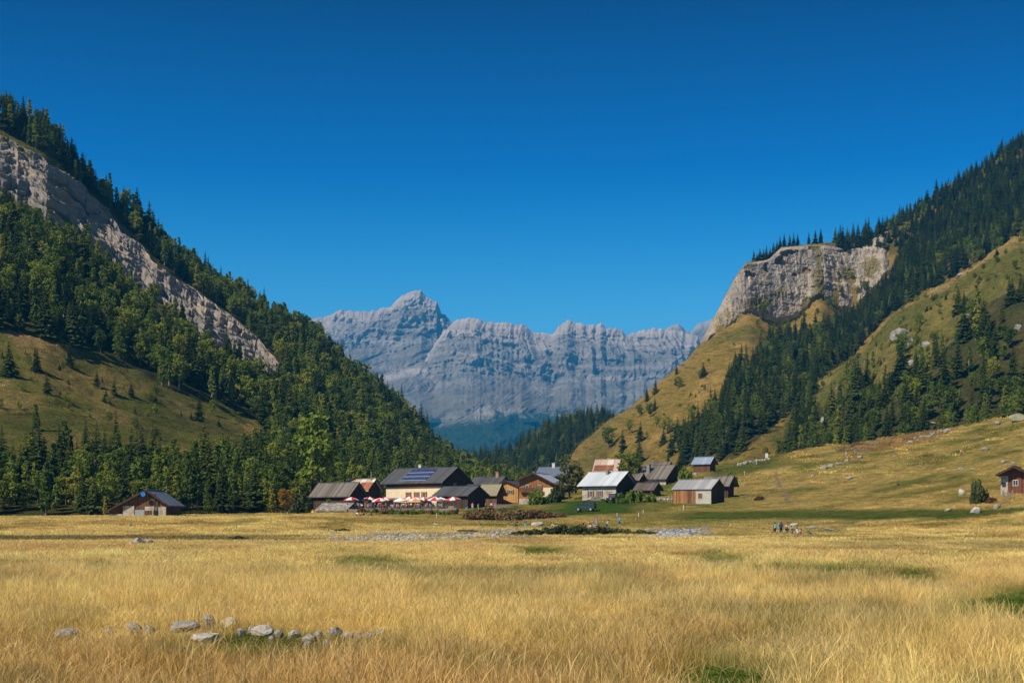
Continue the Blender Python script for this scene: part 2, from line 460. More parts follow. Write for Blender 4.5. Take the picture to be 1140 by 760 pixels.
# right hills
ra = (LAY == 2); rc = (LAY == 3)
na = fbm(GX / 16, GY / 30, o=5, s=80)
C = np.where(ra[..., None], blend(np.broadcast_to(np.array((.29, .205, .05)), C.shape), (.42, .27, .085), ss(-.1, .45, na)), C)
C = blend(C, (.15, .14, .035), ra * ss(.0, .5, fbm(GX / 40, GY / 60, o=3, s=81)) * .7)
C = blend(C, (.34, .235, .09), ra * (1 - ss(0, 90, Ayr - GY)) * .6 * (GP < 830))
C = np.where(rc[..., None], blend(np.broadcast_to(np.array((.16, .155, .038)), C.shape), (.26, .21, .06), ss(-.05, .45, na)), C)
C = blend(C, (.42, .29, .11), rc * (1 - ss(6, 22, Cyr - GY)) * .9 * np.maximum(ss(1000, 1040, GP), ss(.0, .3, fbm(GX / 20, GY / 20, o=3, s=86))))
C = blend(C, (.33, .23, .13), rc * ss(.35, .6, fbm(GX / 12, GY / 18, o=4, s=83)) * .6)
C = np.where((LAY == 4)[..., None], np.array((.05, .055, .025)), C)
# forest floors
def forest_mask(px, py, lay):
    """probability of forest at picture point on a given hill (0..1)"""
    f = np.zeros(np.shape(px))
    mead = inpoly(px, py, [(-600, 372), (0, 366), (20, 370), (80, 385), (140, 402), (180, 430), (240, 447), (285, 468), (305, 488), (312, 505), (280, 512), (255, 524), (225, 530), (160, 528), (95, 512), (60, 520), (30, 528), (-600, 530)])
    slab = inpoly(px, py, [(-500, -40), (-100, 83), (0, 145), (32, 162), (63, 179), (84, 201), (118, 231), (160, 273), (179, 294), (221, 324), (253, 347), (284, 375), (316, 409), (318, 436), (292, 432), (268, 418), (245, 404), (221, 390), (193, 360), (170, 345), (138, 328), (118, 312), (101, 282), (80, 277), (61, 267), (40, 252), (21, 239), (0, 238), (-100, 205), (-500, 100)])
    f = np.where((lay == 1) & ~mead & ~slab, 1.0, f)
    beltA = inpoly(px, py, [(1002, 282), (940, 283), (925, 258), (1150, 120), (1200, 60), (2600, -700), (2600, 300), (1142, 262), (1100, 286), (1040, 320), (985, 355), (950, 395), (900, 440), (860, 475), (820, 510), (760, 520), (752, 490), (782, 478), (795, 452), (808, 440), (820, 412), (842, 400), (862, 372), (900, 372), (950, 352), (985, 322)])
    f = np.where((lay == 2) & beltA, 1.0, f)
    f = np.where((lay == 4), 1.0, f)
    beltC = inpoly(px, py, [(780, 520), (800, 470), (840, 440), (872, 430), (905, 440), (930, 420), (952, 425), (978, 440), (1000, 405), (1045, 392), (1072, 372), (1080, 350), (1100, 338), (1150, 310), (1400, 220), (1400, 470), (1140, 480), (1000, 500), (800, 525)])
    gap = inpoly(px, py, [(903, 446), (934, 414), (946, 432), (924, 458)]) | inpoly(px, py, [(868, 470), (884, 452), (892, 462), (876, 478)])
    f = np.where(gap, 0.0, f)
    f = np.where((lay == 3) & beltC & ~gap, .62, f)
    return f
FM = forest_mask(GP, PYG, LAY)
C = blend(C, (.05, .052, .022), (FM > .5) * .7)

# ---- meshes: one sheet of points, cut along the feet of the hills
def grid_mesh(name, mask_faces, mats):
    nr, nc = GY.shape
    ii, jj = np.where(mask_faces)
    a = ii * nc + jj
    quads = np.stack([a, a + 1, a + nc + 1, a + nc], 1)
    used = np.unique(quads); remap = np.zeros(nr * nc, np.int64); remap[used] = np.arange(len(used))
    V = np.stack([GX.ravel(), GY.ravel(), H.ravel()], 1)[used]
    q = remap[quads]
    me = np_mesh(name, V, q, smooth=True)
    ca = me.color_attributes.new('cover', 'FLOAT_COLOR', 'POINT')
    c4 = np.ones((len(used), 4), np.float32); c4[:, :3] = C.reshape(-1, 3)[used]
    ca.data.foreach_set('color', c4.ravel())
    return obj(name, me, mats)

def np_mesh(name, V, q, smooth=False):
    me = bpy.data.meshes.new(name)
    me.vertices.add(len(V)); me.vertices.foreach_set('co', np.ascontiguousarray(V, dtype=np.float32).ravel())
    k = q.shape[1]
    me.loops.add(q.size); me.loops.foreach_set('vertex_index', np.ascontiguousarray(q, dtype=np.int32).ravel())
    me.polygons.add(len(q)); me.polygons.foreach_set('loop_start', np.arange(0, q.size, k, dtype=np.int32))
    me.polygons.foreach_set('loop_total', np.full(len(q), k, np.int32)) if False else None
    me.polygons.foreach_set('use_smooth', np.full(len(q), smooth, bool))
    me.update(calc_edges=True)
    return me

def ground_mat():
    m, nt, out = newmat('ground_cover')
    at = N(nt, 'ShaderNodeAttribute'); at.attribute_name = 'cover'
    g = nt.nodes.new('ShaderNodeNewGeometry')
    f1 = noise_n(nt, 1.3, 6, 0.7, g.outputs['Position'])
    f2 = noise_n(nt, .16, 5, 0.65, g.outputs['Position'])
    f3 = noise_n(nt, 9, 3, 0.7, g.outputs['Position'])
    f4 = noise_n(nt, .45, 6, .75, g.outputs['Position'])
    v = math_n(nt, 'MULTIPLY', math_n(nt, 'SUBTRACT', f1, .5), 2.3)
    v = math_n(nt, 'ADD', v, math_n(nt, 'MULTIPLY', math_n(nt, 'SUBTRACT', f2, .5), 1.1))
    v = math_n(nt, 'ADD', v, math_n(nt, 'MULTIPLY', math_n(nt, 'SUBTRACT', f4, .5), 1.6))
    v = math_n(nt, 'ADD', v, math_n(nt, 'MULTIPLY', math_n(nt, 'SUBTRACT', f3, .5), .8))
    v = math_n(nt, 'MAXIMUM', math_n(nt, 'MINIMUM', math_n(nt, 'ADD', v, 1.0), 1.9), .28)
    vc = nt.nodes.new('ShaderNodeCombineColor')
    for k in range(3): nt.links.new(v, vc.inputs[k])
    col = mix_rgb(nt, 1.0, at.outputs['Color'], vc.outputs[0], 'MULTIPLY')
    h1 = noise_n(nt, .28, 6, .7, math_vec(nt, g.outputs['Position'], (31, 7, 3)))
    col = mix_rgb(nt, ramp(nt, h1, [(.46, 0.), (.62, .55)]), col, mix_rgb(nt, 1.0, col, (.66, .90, .6), 'MULTIPLY'))
    col = mix_rgb(nt, ramp(nt, h1, [(.36, .5), (.46, 0.)]), col, mix_rgb(nt, 1.0, col, (1.18, .92, .75), 'MULTIPLY'))
    finish(nt, out, col, 1.0, v, 1.0, 0.7, 0.03)
    return m
def math_vec(nt, v, off):
    n = nt.nodes.new('ShaderNodeVectorMath'); n.operation = 'ADD'; nt.links.new(v, n.inputs[0]); n.inputs[1].default_value = off
    return n.outputs[0]
M_GROUND = ground_mat()
lf = LAY[:-1, :-1]
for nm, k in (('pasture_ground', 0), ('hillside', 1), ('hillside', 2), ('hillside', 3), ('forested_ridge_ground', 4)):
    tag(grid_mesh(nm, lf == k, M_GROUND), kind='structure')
# the same meadow carries on round and behind the viewer
mb = MB(); 
zz = -0.02
mb.poly([(-340, -300, -.4), (340, -300, -.4), (340, -20, -.1), (-340, -20, -.1)])
mb.poly([(-340, -20, -.1), (340, -20, -.1), (340, 2.5, zz), (-340, 2.5, zz)])
me = mb.mesh('meadow_ground')
ca = me.color_attributes.new('cover', 'FLOAT_COLOR', 'POINT')
ca.data.foreach_set('color', np.tile(np.array([.42, .28, .10, 1], np.float32), len(me.vertices)))
tag(obj('meadow_ground', me, M_GROUND), kind='structure')

# ---- rock slab on the left mountain
def rock_mat(name, ca_, cb_, cc_, sc3, scale=.3, grass=(.16, .13, .04), bd=1.0):
    m, nt, out = newmat(name)
    g = nt.nodes.new('ShaderNodeNewGeometry')
    f1 = noise_n(nt, scale, 8, 0.68, g.outputs['Position'], sc3)
    f2 = noise_n(nt, .06, 5, 0.6, g.outputs['Position'])
    f3 = noise_n(nt, 1.2, 5, 0.7, g.outputs['Position'])
    c = ramp(nt, f1, [(0.35, cb_), (0.55, ca_), (.75, cc_)])
    c = mix_rgb(nt, ramp(nt, f2, [(.45, 0.0), (.62, .55)]), c, cb_)
    at = N(nt, 'ShaderNodeAttribute'); at.attribute_name = 'cover'
    sp = nt.nodes.new('ShaderNodeSeparateColor'); nt.links.new(at.outputs['Color'], sp.inputs[0])
    c = mix_rgb(nt, sp.outputs[2], c, (.20, .185, .17))
    gf = math_n(nt, 'ADD', sp.outputs[0], math_n(nt, 'MULTIPLY', math_n(nt, 'SUBTRACT', f3, .5), 1.6))
    gf = ramp(nt, gf, [(.42, 0.0), (.58, 1.0)])
    gc = mix_rgb(nt, f3, tuple(x * .7 for x in grass), tuple(x * 1.3 for x in grass))
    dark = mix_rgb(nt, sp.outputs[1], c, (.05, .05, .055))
    c = mix_rgb(nt, gf, dark, gc)
    hh = math_n(nt, 'ADD', math_n(nt, 'MULTIPLY', f1, 1.0), math_n(nt, 'MULTIPLY', f3, .35))
    finish(nt, out, c, .95, hh, 1.0, bd, .1)
    return m
def put_cover(me, A, B=None, C_=None):
    ca = me.color_attributes.new('cover', 'FLOAT_COLOR', 'POINT')
    c4 = np.zeros((len(me.vertices), 4), np.float32); c4[:, 0] = A; c4[:, 3] = 1
    if B is not None: c4[:, 1] = B
    if C_ is not None: c4[:, 2] = C_
    ca.data.foreach_set('color', c4.ravel())
def patch(name, P, mats):
    nr, nc = P.shape[:2]
    i, j = np.meshgrid(np.arange(nr - 1), np.arange(nc - 1), indexing='ij')
    a = (i * nc + j).ravel()
    q = np.stack([a, a + 1, a + nc + 1, a + nc], 1)
    me = np_mesh(name, P.reshape(-1, 3), q, smooth=False)
    return obj(name, me, mats), me
SU = [(-300, 10), (-100, 85), (0, 145), (32, 162), (63, 179), (84, 201), (118, 231), (135, 249), (160, 273), (179, 294), (200, 308), (221, 324), (253, 347), (284, 375), (314, 409)]
SL = [(-300, 140), (-100, 192), (0, 222), (30, 230), (60, 252), (90, 275), (115, 296), (140, 318), (170, 335), (193, 352), (221, 382), (245, 396), (268, 410), (292, 425), (314, 428)]
ps = np.arange(-200, 314, .9); nw = 70
PP, TT = np.meshgrid(ps, np.linspace(0, 1, nw))
edge = 4 * fbm(ps / 9, ps * 0, o=4, s=90); edge2 = 7 * fbm(ps / 12, ps * 0 + 4, o=4, s=91)
up = curve(ps, SU) + edge * ss(314, 290, ps) ; lo = curve(ps, SL) + edge2 * ss(314, 290, ps)
PYs = up + (lo - up) * TT
Ysl = np.empty_like(PP)
for c_ in range(len(ps)):
    col = lookup(PYG, np.full(YS.shape, ps[c_]), YS)
    hz = np.minimum.accumulate(col)
    sel = (YS > 300) & (YS < 900)
    Ysl[:, c_] = np.interp(-PYs[:, c_], -hz[sel], YS[sel])
Xs = (PP - CX) / F * Ysl; Zs = zr(PYs, Ysl)
al = PP / 70.0; ac = TT * 9
bed = .55 * fbm(PP / 60, PYs / 60, o=3, s=94)
strat = vn(al * .8, ac * .9 + bed * 2, s=92) + .6 * vn(al * 1.6, ac * 2.3 + bed * 4, s=98) + .4 * vn(al * 4, ac * 5 + bed * 6, s=99)
blk = fbm(PP / 9, PYs / 7, o=5, s=93, gain=.6)
fine = vn(al * 3, ac * 11 + bed * 10, s=110) + .5 * vn(al * 8, ac * 22 + bed * 18, s=111)
dsp = 1.4 + 2.2 * strat + .55 * blk + 1.0 * fine
rim = np.minimum(1, np.minimum(TT, 1 - TT) * 9)
dsp = dsp * rim - 1.0 * (1 - rim)
P = np.stack([Xs + .45 * dsp, Ysl - .65 * dsp, Zs + .6 * dsp], 2)
M_SLAB = rock_mat('slab_rock', (.35, .285, .22), (.21, .18, .15), (.48, .395, .305), (1, 1, 1), .35, (.10, .10, .035), .8)
o, me = patch('rock_slab', P, M_SLAB)
put_cover(me, (np.clip(.9 - rim * .9, 0, 1) * .5 + .16 * (fbm(PP / 30, PYs / 6, o=3, s=95)) + .14 + .3 * ss(.2, .9, -strat) * (TT > .35)).ravel(), (.6 * ss(.25, 1.0, -strat - .3 * blk)).ravel(), np.clip(.6 * ss(-.1, .5, vn(al * .7 + 9, ac * .55 + bed, s=105) + .2 * blk) + .5 * ss(.05, .6, vn(al * 2.2, ac * 6 + bed * 6, s=112)), 0, .85).ravel())
tag(o, kind='structure')

# ---- limestone cliff of the right spur
pc = np.arange(774, 1016, .6); nw = 150
PP, TT = np.meshgrid(pc, np.linspace(0, 1, nw))          # TT 0 top .. 1 bottom
top = curve(pc, AR); bot = curve_s(pc, AB, 7) + 2 + 5 * fbm(pc / 8, pc * 0 + 2, o=3, s=96)
bot = np.maximum(bot, top + 2)
PYc = top - 0.4 + (bot - top) * TT
yr_ = curve_s(PP, [(560, 880), (640, 900), (766, 1000), (870, 1100), (1140, 1250), (1500, 1400), (2600, 1500)])
Yc = yr_ - 42 * (1 - (1 - TT) ** 1.25)
Xc = (PP - CX) / F * Yc; Zc = zr(PYc, Yc)
rib = fbm(Xc / 14, Zc / 60, Xc * 0 + .5, o=5, s=97, ridged=True)
led = fbm(Xc / 40, Zc / 6, Xc * 0, o=5, s=98)
big = fbm(Xc / 34, Zc / 90, o=2, s=99)
rough = fbm(Xc / 3.5, Zc / 5, o=4, s=100)
rim = np.minimum(1, np.minimum(TT * 10, (1 - TT) * 9)) * ss(774, 786, PP) * ss(1000, 982, PP)
rough2 = fbm(Xc / 1.6, Zc / 1.4, o=3, s=104)
dsp = (4.4 - 2.6 * TT ** 1.5 + 1.9 * rib + 2.4 * led + 3.4 * big + 1.4 * rough + .8 * rough2)
NX, NY = 5 * fbm(PP / 7, PYc / 7, o=4, s=107), 4 * fbm(PP / 7, PYc / 6, o=4, s=108)
def ellp(cx, cy, rx, ry): return 1 - ss(.5, 1.3, ((PP + NX - cx) / rx) ** 2 + ((PYc + NY - cy) / ry) ** 2)
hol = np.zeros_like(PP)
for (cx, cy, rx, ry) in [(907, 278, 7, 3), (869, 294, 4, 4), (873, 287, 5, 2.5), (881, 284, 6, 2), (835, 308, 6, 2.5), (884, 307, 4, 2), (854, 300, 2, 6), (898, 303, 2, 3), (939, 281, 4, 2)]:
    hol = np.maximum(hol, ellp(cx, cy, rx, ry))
dsp = dsp * rim - 2.5 * (1 - rim) - 4.5 * hol
P = np.stack([Xc - .25 * dsp, Yc - .9 * dsp, Zc + .1 * dsp], 2)
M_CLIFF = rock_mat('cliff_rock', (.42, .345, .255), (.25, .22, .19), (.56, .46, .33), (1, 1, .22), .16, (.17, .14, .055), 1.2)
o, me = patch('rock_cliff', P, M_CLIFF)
gm = .23 + .42 * fbm(Xc / 16, Zc / 18, o=4, s=101)
gm = gm + .62 * ellp(912, 318, 7, 42) + .45 * ellp(900, 342, 9, 12) + .50 * ellp(942, 304, 13, 9) + .45 * ellp(868, 330, 4, 8) + .55 * ellp(934, 330, 7, 16) + .6 * ellp(845, 340, 16, 8) + .4 * ellp(832, 296, 8, 7)
gm = gm + .6 * (1 - ss(0, .05, TT)) + .5 * ss(.965, 1, TT) + .5 * ellp(968, 298, 11, 12) - .5 * ellp(992, 298, 10, 14) - .4 * ellp(880, 300, 18, 26) - .3 * ellp(945, 338, 14, 14)
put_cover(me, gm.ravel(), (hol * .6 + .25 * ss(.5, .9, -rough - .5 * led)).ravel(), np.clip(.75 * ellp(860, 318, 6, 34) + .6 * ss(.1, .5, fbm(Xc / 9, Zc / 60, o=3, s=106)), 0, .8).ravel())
tag(o, kind='structure')

# ---- far mountains
def far_range(name, ridge, yR, yF, pxa, pxb, step, rows_, foot, seed, mat, amp=1.0, cl=1.0):
    p = np.arange(pxa, pxb, step)
    PP, TT = np.meshgrid(p, np.linspace(0, 1, rows_))
    top = curve(p, ridge) + 2.4 * fbm(p / 4.0, p * 0 + seed, o=4, s=seed) 
    PY = foot + (top - foot) * TT
    Yb = np.interp(TT, [0, .22, .42, .47, .66, .74, 1], [yF, yF + .38 * (yR - yF), yF + .58 * (yR - yF), yF + .60 * (yR - yF), yF + .85 * (yR - yF), yF + .88 * (yR - yF), yR])
    X = (PP - CX) / F * Yb; Z_ = zr(PY, Yb)
    w = fbm(X / 420, Z_ / 420, o=4, s=seed + 5) * 170
    w2 = fbm(X / 150 + 7, Z_ / 150, o=3, s=seed + 6) * 45
    big_ = fbm((X + w + Z_ * .55) / 430, (Z_ + w) / 520, o=3, s=seed + 15, ridged=True)
    sl = fbm((X + w - Z_ * .7) / 190, (Z_ + w) / 420, o=6, s=seed + 21, ridged=True, gain=.6)
    rb = fbm((X + w2) / 120, (Z_ + w) / 330, o=6, s=seed + 1, ridged=True, gain=.62)
    iso = fbm((X + w2) / 80, (Z_ + w2) / 65, o=5, s=seed + 12, gain=.6)
    st = vn((X + w) / 900, (Z_ + .10 * X + w * .35) / 26, s=seed + 3) + .6 * vn((X + w) / 500, (Z_ + .10 * X + w * .35) / 11, s=seed + 4)
    cl_ = ss(.55, .72, TT + .09 * fbm(X / 260, Z_ / 400, o=3, s=seed + 22))
    cl2 = np.exp(-((TT - .40 - .05 * fbm(X / 220, X * 0 + 2, o=3, s=seed + 24)) / .045) ** 2) * ss(-.2, .3, fbm(X / 300, X * 0 + 5, o=2, s=seed + 25))
    hard = np.clip(cl_ + cl2, 0, 1)
    d = amp * (120 * big_ + (95 * sl) * (1 - .7 * hard) + (85 * rb) * (.12 + .88 * hard) * cl + 34 * iso + 13 * st * hard)
    d = d * (.35 + .65 * ss(.03, .3, TT)) * (1 - .7 * ss(.93, 1, TT))
    P = np.stack([(PP - CX) / F * (Yb - d * .0) - .12 * d, Yb - d, Z_ + 0 * d], 2)
    o, me = patch(name, P, mat)
    me.polygons.foreach_set('use_smooth', np.ones(len(me.polygons), bool))
    wood = ss(425, 492, PY + 24 * fbm(X / 260, Z_ / 160, o=4, s=seed + 8)) * .9
    scree = np.clip((1 - hard) * ss(-.35, .3, fbm((X - Z_ * .6) / 160, Z_ / 260, o=5, s=seed + 9)), 0, 1)
    pale = np.clip(.75 * ss(.80, 1, TT) + .55 * cl2 + .35 * ss(.1, .6, st) * hard, 0, 1)
    ca = me.color_attributes.new('cover', 'FLOAT_COLOR', 'POINT')
    c4 = np.zeros((PP.size, 4), np.float32); c4[:, 0] = wood.ravel(); c4[:, 1] = scree.ravel(); c4[:, 2] = pale.ravel(); c4[:, 3] = 1
    ca.data.foreach_set('color', c4.ravel())
    return tag(o, kind='structure')
def far_mat():
    m, nt, out = newmat('far_limestone')
    g = nt.nodes.new('ShaderNodeNewGeometry')
    at = N(nt, 'ShaderNodeAttribute'); at.attribute_name = 'cover'
    sp = nt.nodes.new('ShaderNodeSeparateColor'); nt.links.new(at.outputs['Color'], sp.inputs[0])
    f1 = noise_n(nt, .006, 8, .65, g.outputs['Position'], (.6, .6, 3.2))
    f2 = noise_n(nt, .02, 6, .7, g.outputs['Position'])
    c = ramp(nt, f1, [(.36, (.13, .125, .12)), (.50, (.21, .195, .18)), (.66, (.31, .285, .26))])
    c = mix_rgb(nt, math_n(nt, 'MULTIPLY', sp.outputs[1], .75), c, (.185, .155, .125))
    c = mix_rgb(nt, ramp(nt, f2, [(.45, 0.), (.65, .35)]), c, (.09, .10, .06))
    c = mix_rgb(nt, sp.outputs[2], c, (.46, .40, .36))
    low = nt.nodes.new('ShaderNodeMath'); low.operation = 'MULTIPLY'; low.inputs[1].default_value = .75; nt.links.new(sp.outputs[0], low.inputs[0])
    c = mix_rgb(nt, low.outputs[0], c, (.085, .09, .06))
    wd = ramp(nt, math_n(nt, 'ADD', sp.outputs[0], math_n(nt, 'MULTIPLY', math_n(nt, 'SUBTRACT', f2, .5), .9)), [(.50, 0.), (.66, 1.)])
    wc = ramp(nt, f2, [(.5, (.025, .045, .022)), (.68, (.05, .07, .03)), (.72, (.16, .17, .08))])
    c = mix_rgb(nt, wd, c, wc)
    hh = math_n(nt, 'ADD', f1, math_n(nt, 'MULTIPLY', f2, .5))
    finish(nt, out, c, 1.0, hh, .8, 30, .0)
    return m
M_FAR = far_mat()
RB = [(100, 600), (380, 510), (410, 470), (430, 440), (460, 415), (480, 392), (495, 370), (506, 358), (521, 354), (530, 356), (543, 359), (567, 360), (574, 364), (582, 360), (594, 371), (616, 372), (623, 362), (633, 356.5), (644, 360), (655, 362),
      (663, 362), (669, 359), (675, 365.5), (688, 365.5), (697, 372), (721, 366), (745, 367), (755, 369), (765, 372), (790, 380), (900, 400)]
RA = [(60, 420), (300, 372), (340, 358), (361, 352), (370, 349), (381, 344.5), (396, 348), (418, 346), (436, 342), (441, 336), (447, 330), (458, 324.5), (470, 325), (475, 331), (479, 334), (488, 337), (492, 348), (506, 362), (530, 380), (600, 410)]
RCc = [(690, 400), (735, 372), (748, 363), (755, 360.5), (762, 366), (769, 370), (774, 363), (779, 359), (796, 355), (830, 352), (870, 356), (980, 370)]
far_range('mountain_range', RB, 8000, 4600, 300, 900, .8, 460, 535, 201, M_FAR)
far_range('mountain_peak', RA, 8700, 6400, 200, 600, .8, 330, 470, 231, M_FAR, 1.0, .8)
far_range('mountain_range', RCc, 10200, 8600, 690, 980, .9, 150, 420, 261, M_FAR, .6)
# ================================================================== PLANTS
def leaf_mat(name, stops, trans=.18):
    m, nt, out = newmat(name)
    oi = nt.nodes.new('ShaderNodeObjectInfo')
    g = nt.nodes.new('ShaderNodeNewGeometry')
    f = noise_n(nt, .8, 3, .6, g.outputs['Position'])
    r_ = math_n(nt, 'ADD', math_n(nt, 'MULTIPLY', oi.outputs['Random'], .8), math_n(nt, 'MULTIPLY', math_n(nt, 'SUBTRACT', f, .4), .5), True)
    c = ramp(nt, r_, stops)
    p = N(nt, 'ShaderNodeBsdfPrincipled'); nt.links.new(c, p.inputs['Base Color']); p.inputs['Roughness'].default_value = .75; p.inputs['Specular IOR Level'].default_value = .15
    t = N(nt, 'ShaderNodeBsdfTranslucent'); nt.links.new(c, t.inputs['Color'])
    mx = nt.nodes.new('ShaderNodeMixShader'); mx.inputs[0].default_value = trans
    nt.links.new(p.outputs[0], mx.inputs[1]); nt.links.new(t.outputs[0], mx.inputs[2]); nt.links.new(mx.outputs[0], out.inputs['Surface'])
    return m
M_BARK = simple('bark', (.13, .10, .075), (.06, .045, .035), 4)
M_BIRCH = simple('pale_bark', (.42, .38, .33), (.16, .13, .11), 5)
M_SPR = leaf_mat('spruce_needles', [(0, (.026, .046, .013)), (.4, (.052, .080, .018)), (.75, (.095, .125, .022)), (1, (.16, .165, .028))], .18)
M_BRD = leaf_mat('broadleaf_leaves', [(0, (.055, .095, .015)), (.35, (.12, .175, .024)), (.75, (.22, .26, .034)), (.95, (.36, .32, .04)), (1, (.46, .32, .045))], .32)
M_ORANGE = leaf_mat('autumn_leaves', [(0, (.26, .17, .02)), (.5, (.44, .19, .025)), (1, (.50, .19, .03))], .3)
M_YELLOW = leaf_mat('yellow_leaves', [(0, (.30, .25, .03)), (1, (.42, .36, .05))], .3)
M_WILLOW = leaf_mat('willow_leaves', [(0, (.045, .06, .02)), (.6, (.08, .095, .03)), (1, (.13, .13, .04))], .2)
M_RUST = leaf_mat('rusty_leaves', [(0, (.12, .06, .035)), (.5, (.20, .12, .05)), (1, (.17, .16, .05))], .2)

class QB:
    """fast collector of leaf faces"""
    def __init__(self): self.P = []
    def add(self, c, u, v):
        """centres, half axis vectors (n,3): diamonds with a blunt tip"""
        self.P.append(np.stack([c - u, c - .1 * u + v, c + u, c - .1 * u - v], 1))
    def mesh(self, name):
        P = np.concatenate(self.P); n = len(P)
        return np_mesh(name, P.reshape(-1, 3), np.arange(n * 4).reshape(n, 4))

def unit(v): return v / (np.linalg.norm(v, axis=-1, keepdims=True) + 1e-9)

def spruce(seed, h=14.0, wid=.19, tiers=30, bare=.06, ragged=.25):
    g = np.random.default_rng(seed)
    tb = MB(); lean = g.normal(0, .012, 2) * h
    tb.tube((0, 0, -1.0), (lean[0] * .5, lean[1] * .5, h * .5), .017 * h, .011 * h, 6, 0)
    tb.tube((lean[0] * .5, lean[1] * .5, h * .5), (lean[0], lean[1], h * .99), .011 * h, .002 * h, 5, 0)
    qb = QB()
    side = g.uniform(0, 6.28)
    for k in range(tiers):
        s = bare + (1 - bare) * (k + g.uniform(-.3, .3)) / tiers
        s = min(max(s, .03), .985)
        z = s * h
        r0 = wid * h * ((1 - s) ** .82 + .02) * g.uniform(1 - ragged, 1 + ragged * .7)
        nb = max(4, int(round(11 * (1 - s) + 4)))
        for b in range(nb):
            a = 6.283 * (b + g.uniform(-.4, .4)) / nb + k * 1.9
            r = r0 * g.uniform(.65, 1.15) * (1 + .12 * math.cos(a - side))
            if g.random() < .07: continue
            m_ = max(3, int(r / .30) + 1)
            t = (np.arange(m_) + .7) / m_
            dr = np.array([math.cos(a), math.sin(a), 0])
            droop = -.34 * r * t ** 1.4 + .10 * r * t ** 4
            c = np.array([lean[0] * s, lean[1] * s, z]) + dr * (r * t)[:, None] + np.array([0, 0, 1.0]) * droop[:, None]
            for sd in (-1, 0, 1):
                da = a + sd * .75 + g.uniform(-.2, .2, m_)
                ln = (.16 * r + .16) * (1 if sd == 0 else .85) * g.uniform(.8, 1.25, m_)
                u = np.stack([np.cos(da), np.sin(da), -.45 + g.uniform(-.3, .25, m_)], 1); u = unit(u) * ln[:, None]
                v = np.cross(u, np.array([0, 0, 1.0]) + g.normal(0, .35, (m_, 3))); v = unit(v) * (ln * .48)[:, None]
                off = np.stack([-np.sin(np.full(m_, a)), np.cos(np.full(m_, a)), np.zeros(m_)], 1) * (sd * .14 * r)
                qb.add(c + off * (1 - .4 * t[:, None]), u, v)
    u = np.tile(np.array([[0, 0, .35 * .04 * h]]), (3, 1)); v = unit(g.normal(0, 1, (3, 3)) * [1, 1, 0]) * .06 * .03 * h * 5
    qb.add(np.tile(np.array([[lean[0], lean[1], h * .985]]), (3, 1)), u, v)
    return tb.mesh('spruce_trunk'), qb.mesh('spruce_crown')

def broadleaf(seed, h=10.0, rx=.26, base=.22, clumps=46, leaf=.30, per=34, column=False, stems=1):
    g = np.random.default_rng(seed)
    tb = MB(); qb = QB()
    cz = h * (base + (1 - base) * .5); rz = h * (1 - base) * .5
    top = np.array([g.normal(0, .02) * h, g.normal(0, .02) * h, h * .9])
    for s_ in range(stems):
        o = g.normal(0, .03, 3) * h * (stems > 1); o[2] = 0
        m1 = np.array([o[0] + g.normal(0, .02) * h, o[1] + g.normal(0, .02) * h, h * .42])
        tb.tube((o[0] * .3, o[1] * .3, -1.0), m1, .02 * h / math.sqrt(stems), .012 * h / math.sqrt(stems), 6, 0)
        tb.tube(m1, top + o * 2, .012 * h / math.sqrt(stems), .003 * h, 5, 0)
    for k in range(clumps):
        if column:
            s = g.uniform(0, 1); rr = rx * h * (1 - .75 * s) * (1 if s > .12 else .6)
            a = g.uniform(0, 6.283); q = g.uniform(.3, 1) ** .6
            c = np.array([math.cos(a) * rr * q, math.sin(a) * rr * q, h * (base + (1 - base) * s)])
            cr = rx * h * .42 * (1.15 - .6 * s)
        else:
            d = unit(g.normal(0, 1, 3)); q = g.uniform(.15, 1) ** .45
            lob = 1 + .22 * math.sin(3 * math.atan2(d[1], d[0]) + seed) + .12 * math.sin(5 * d[2] + seed)
            c = np.array([d[0] * rx * h * q * lob, d[1] * rx * h * q * lob, cz + d[2] * rz * q * (1.0 if d[2] > 0 else .85)])
            cr = h * .085 * g.uniform(.75, 1.35)
        if k % 3 == 0:
            f = np.array([top[0] * .5, top[1] * .5, min(max(c[2] - .18 * h, .2 * h), .75 * h)])
            tb.tube(f, c, .006 * h, .002 * h, 4, 0, False)
        n = per
        off = unit(g.normal(0, 1, (n, 3))) * (g.uniform(.1, 1, (n, 1)) ** .5) * cr
        off[:, 2] *= .75
        nrm = unit(off / cr + np.array([0, 0, .5]) + g.normal(0, .55, (n, 3)))
        u = unit(np.cross(nrm, g.normal(0, 1, (n, 3)))) ; v = np.cross(nrm, u)
        ls = leaf * h / 10 * g.uniform(.6, 1.2, (n, 1))
        qb.add(c + off, u * ls, v * ls * .6)
    return tb.mesh('leafy_trunk'), qb.mesh('leafy_crown')

SPR = [spruce(1, wid=.17), spruce(2, wid=.20, ragged=.35), spruce(3, wid=.15), spruce(4, wid=.23, tiers=26, ragged=.4), spruce(5, wid=.18, bare=.12), spruce(6, wid=.25, tiers=28, bare=.03)]
BRD = [broadleaf(11), broadleaf(12, rx=.30, base=.12), broadleaf(13, rx=.21, clumps=44), broadleaf(14, rx=.15, column=True, base=.12, clumps=60, per=26), broadleaf(15, rx=.18, column=True, base=.08, clumps=60, per=26, leaf=.26),
       broadleaf(16, rx=.34, base=.05, stems=3), broadleaf(17, rx=.13, column=True, base=.15, clumps=54, per=24)]
SH, BH = 14.0, 10.0
for t_, c_ in SPR: t_.materials.append(M_BARK); c_.materials.append(M_SPR)
for k, (t_, c_) in enumerate(BRD): t_.materials.append(M_BIRCH if k in (3, 6) else M_BARK); c_.materials.append(M_BRD)

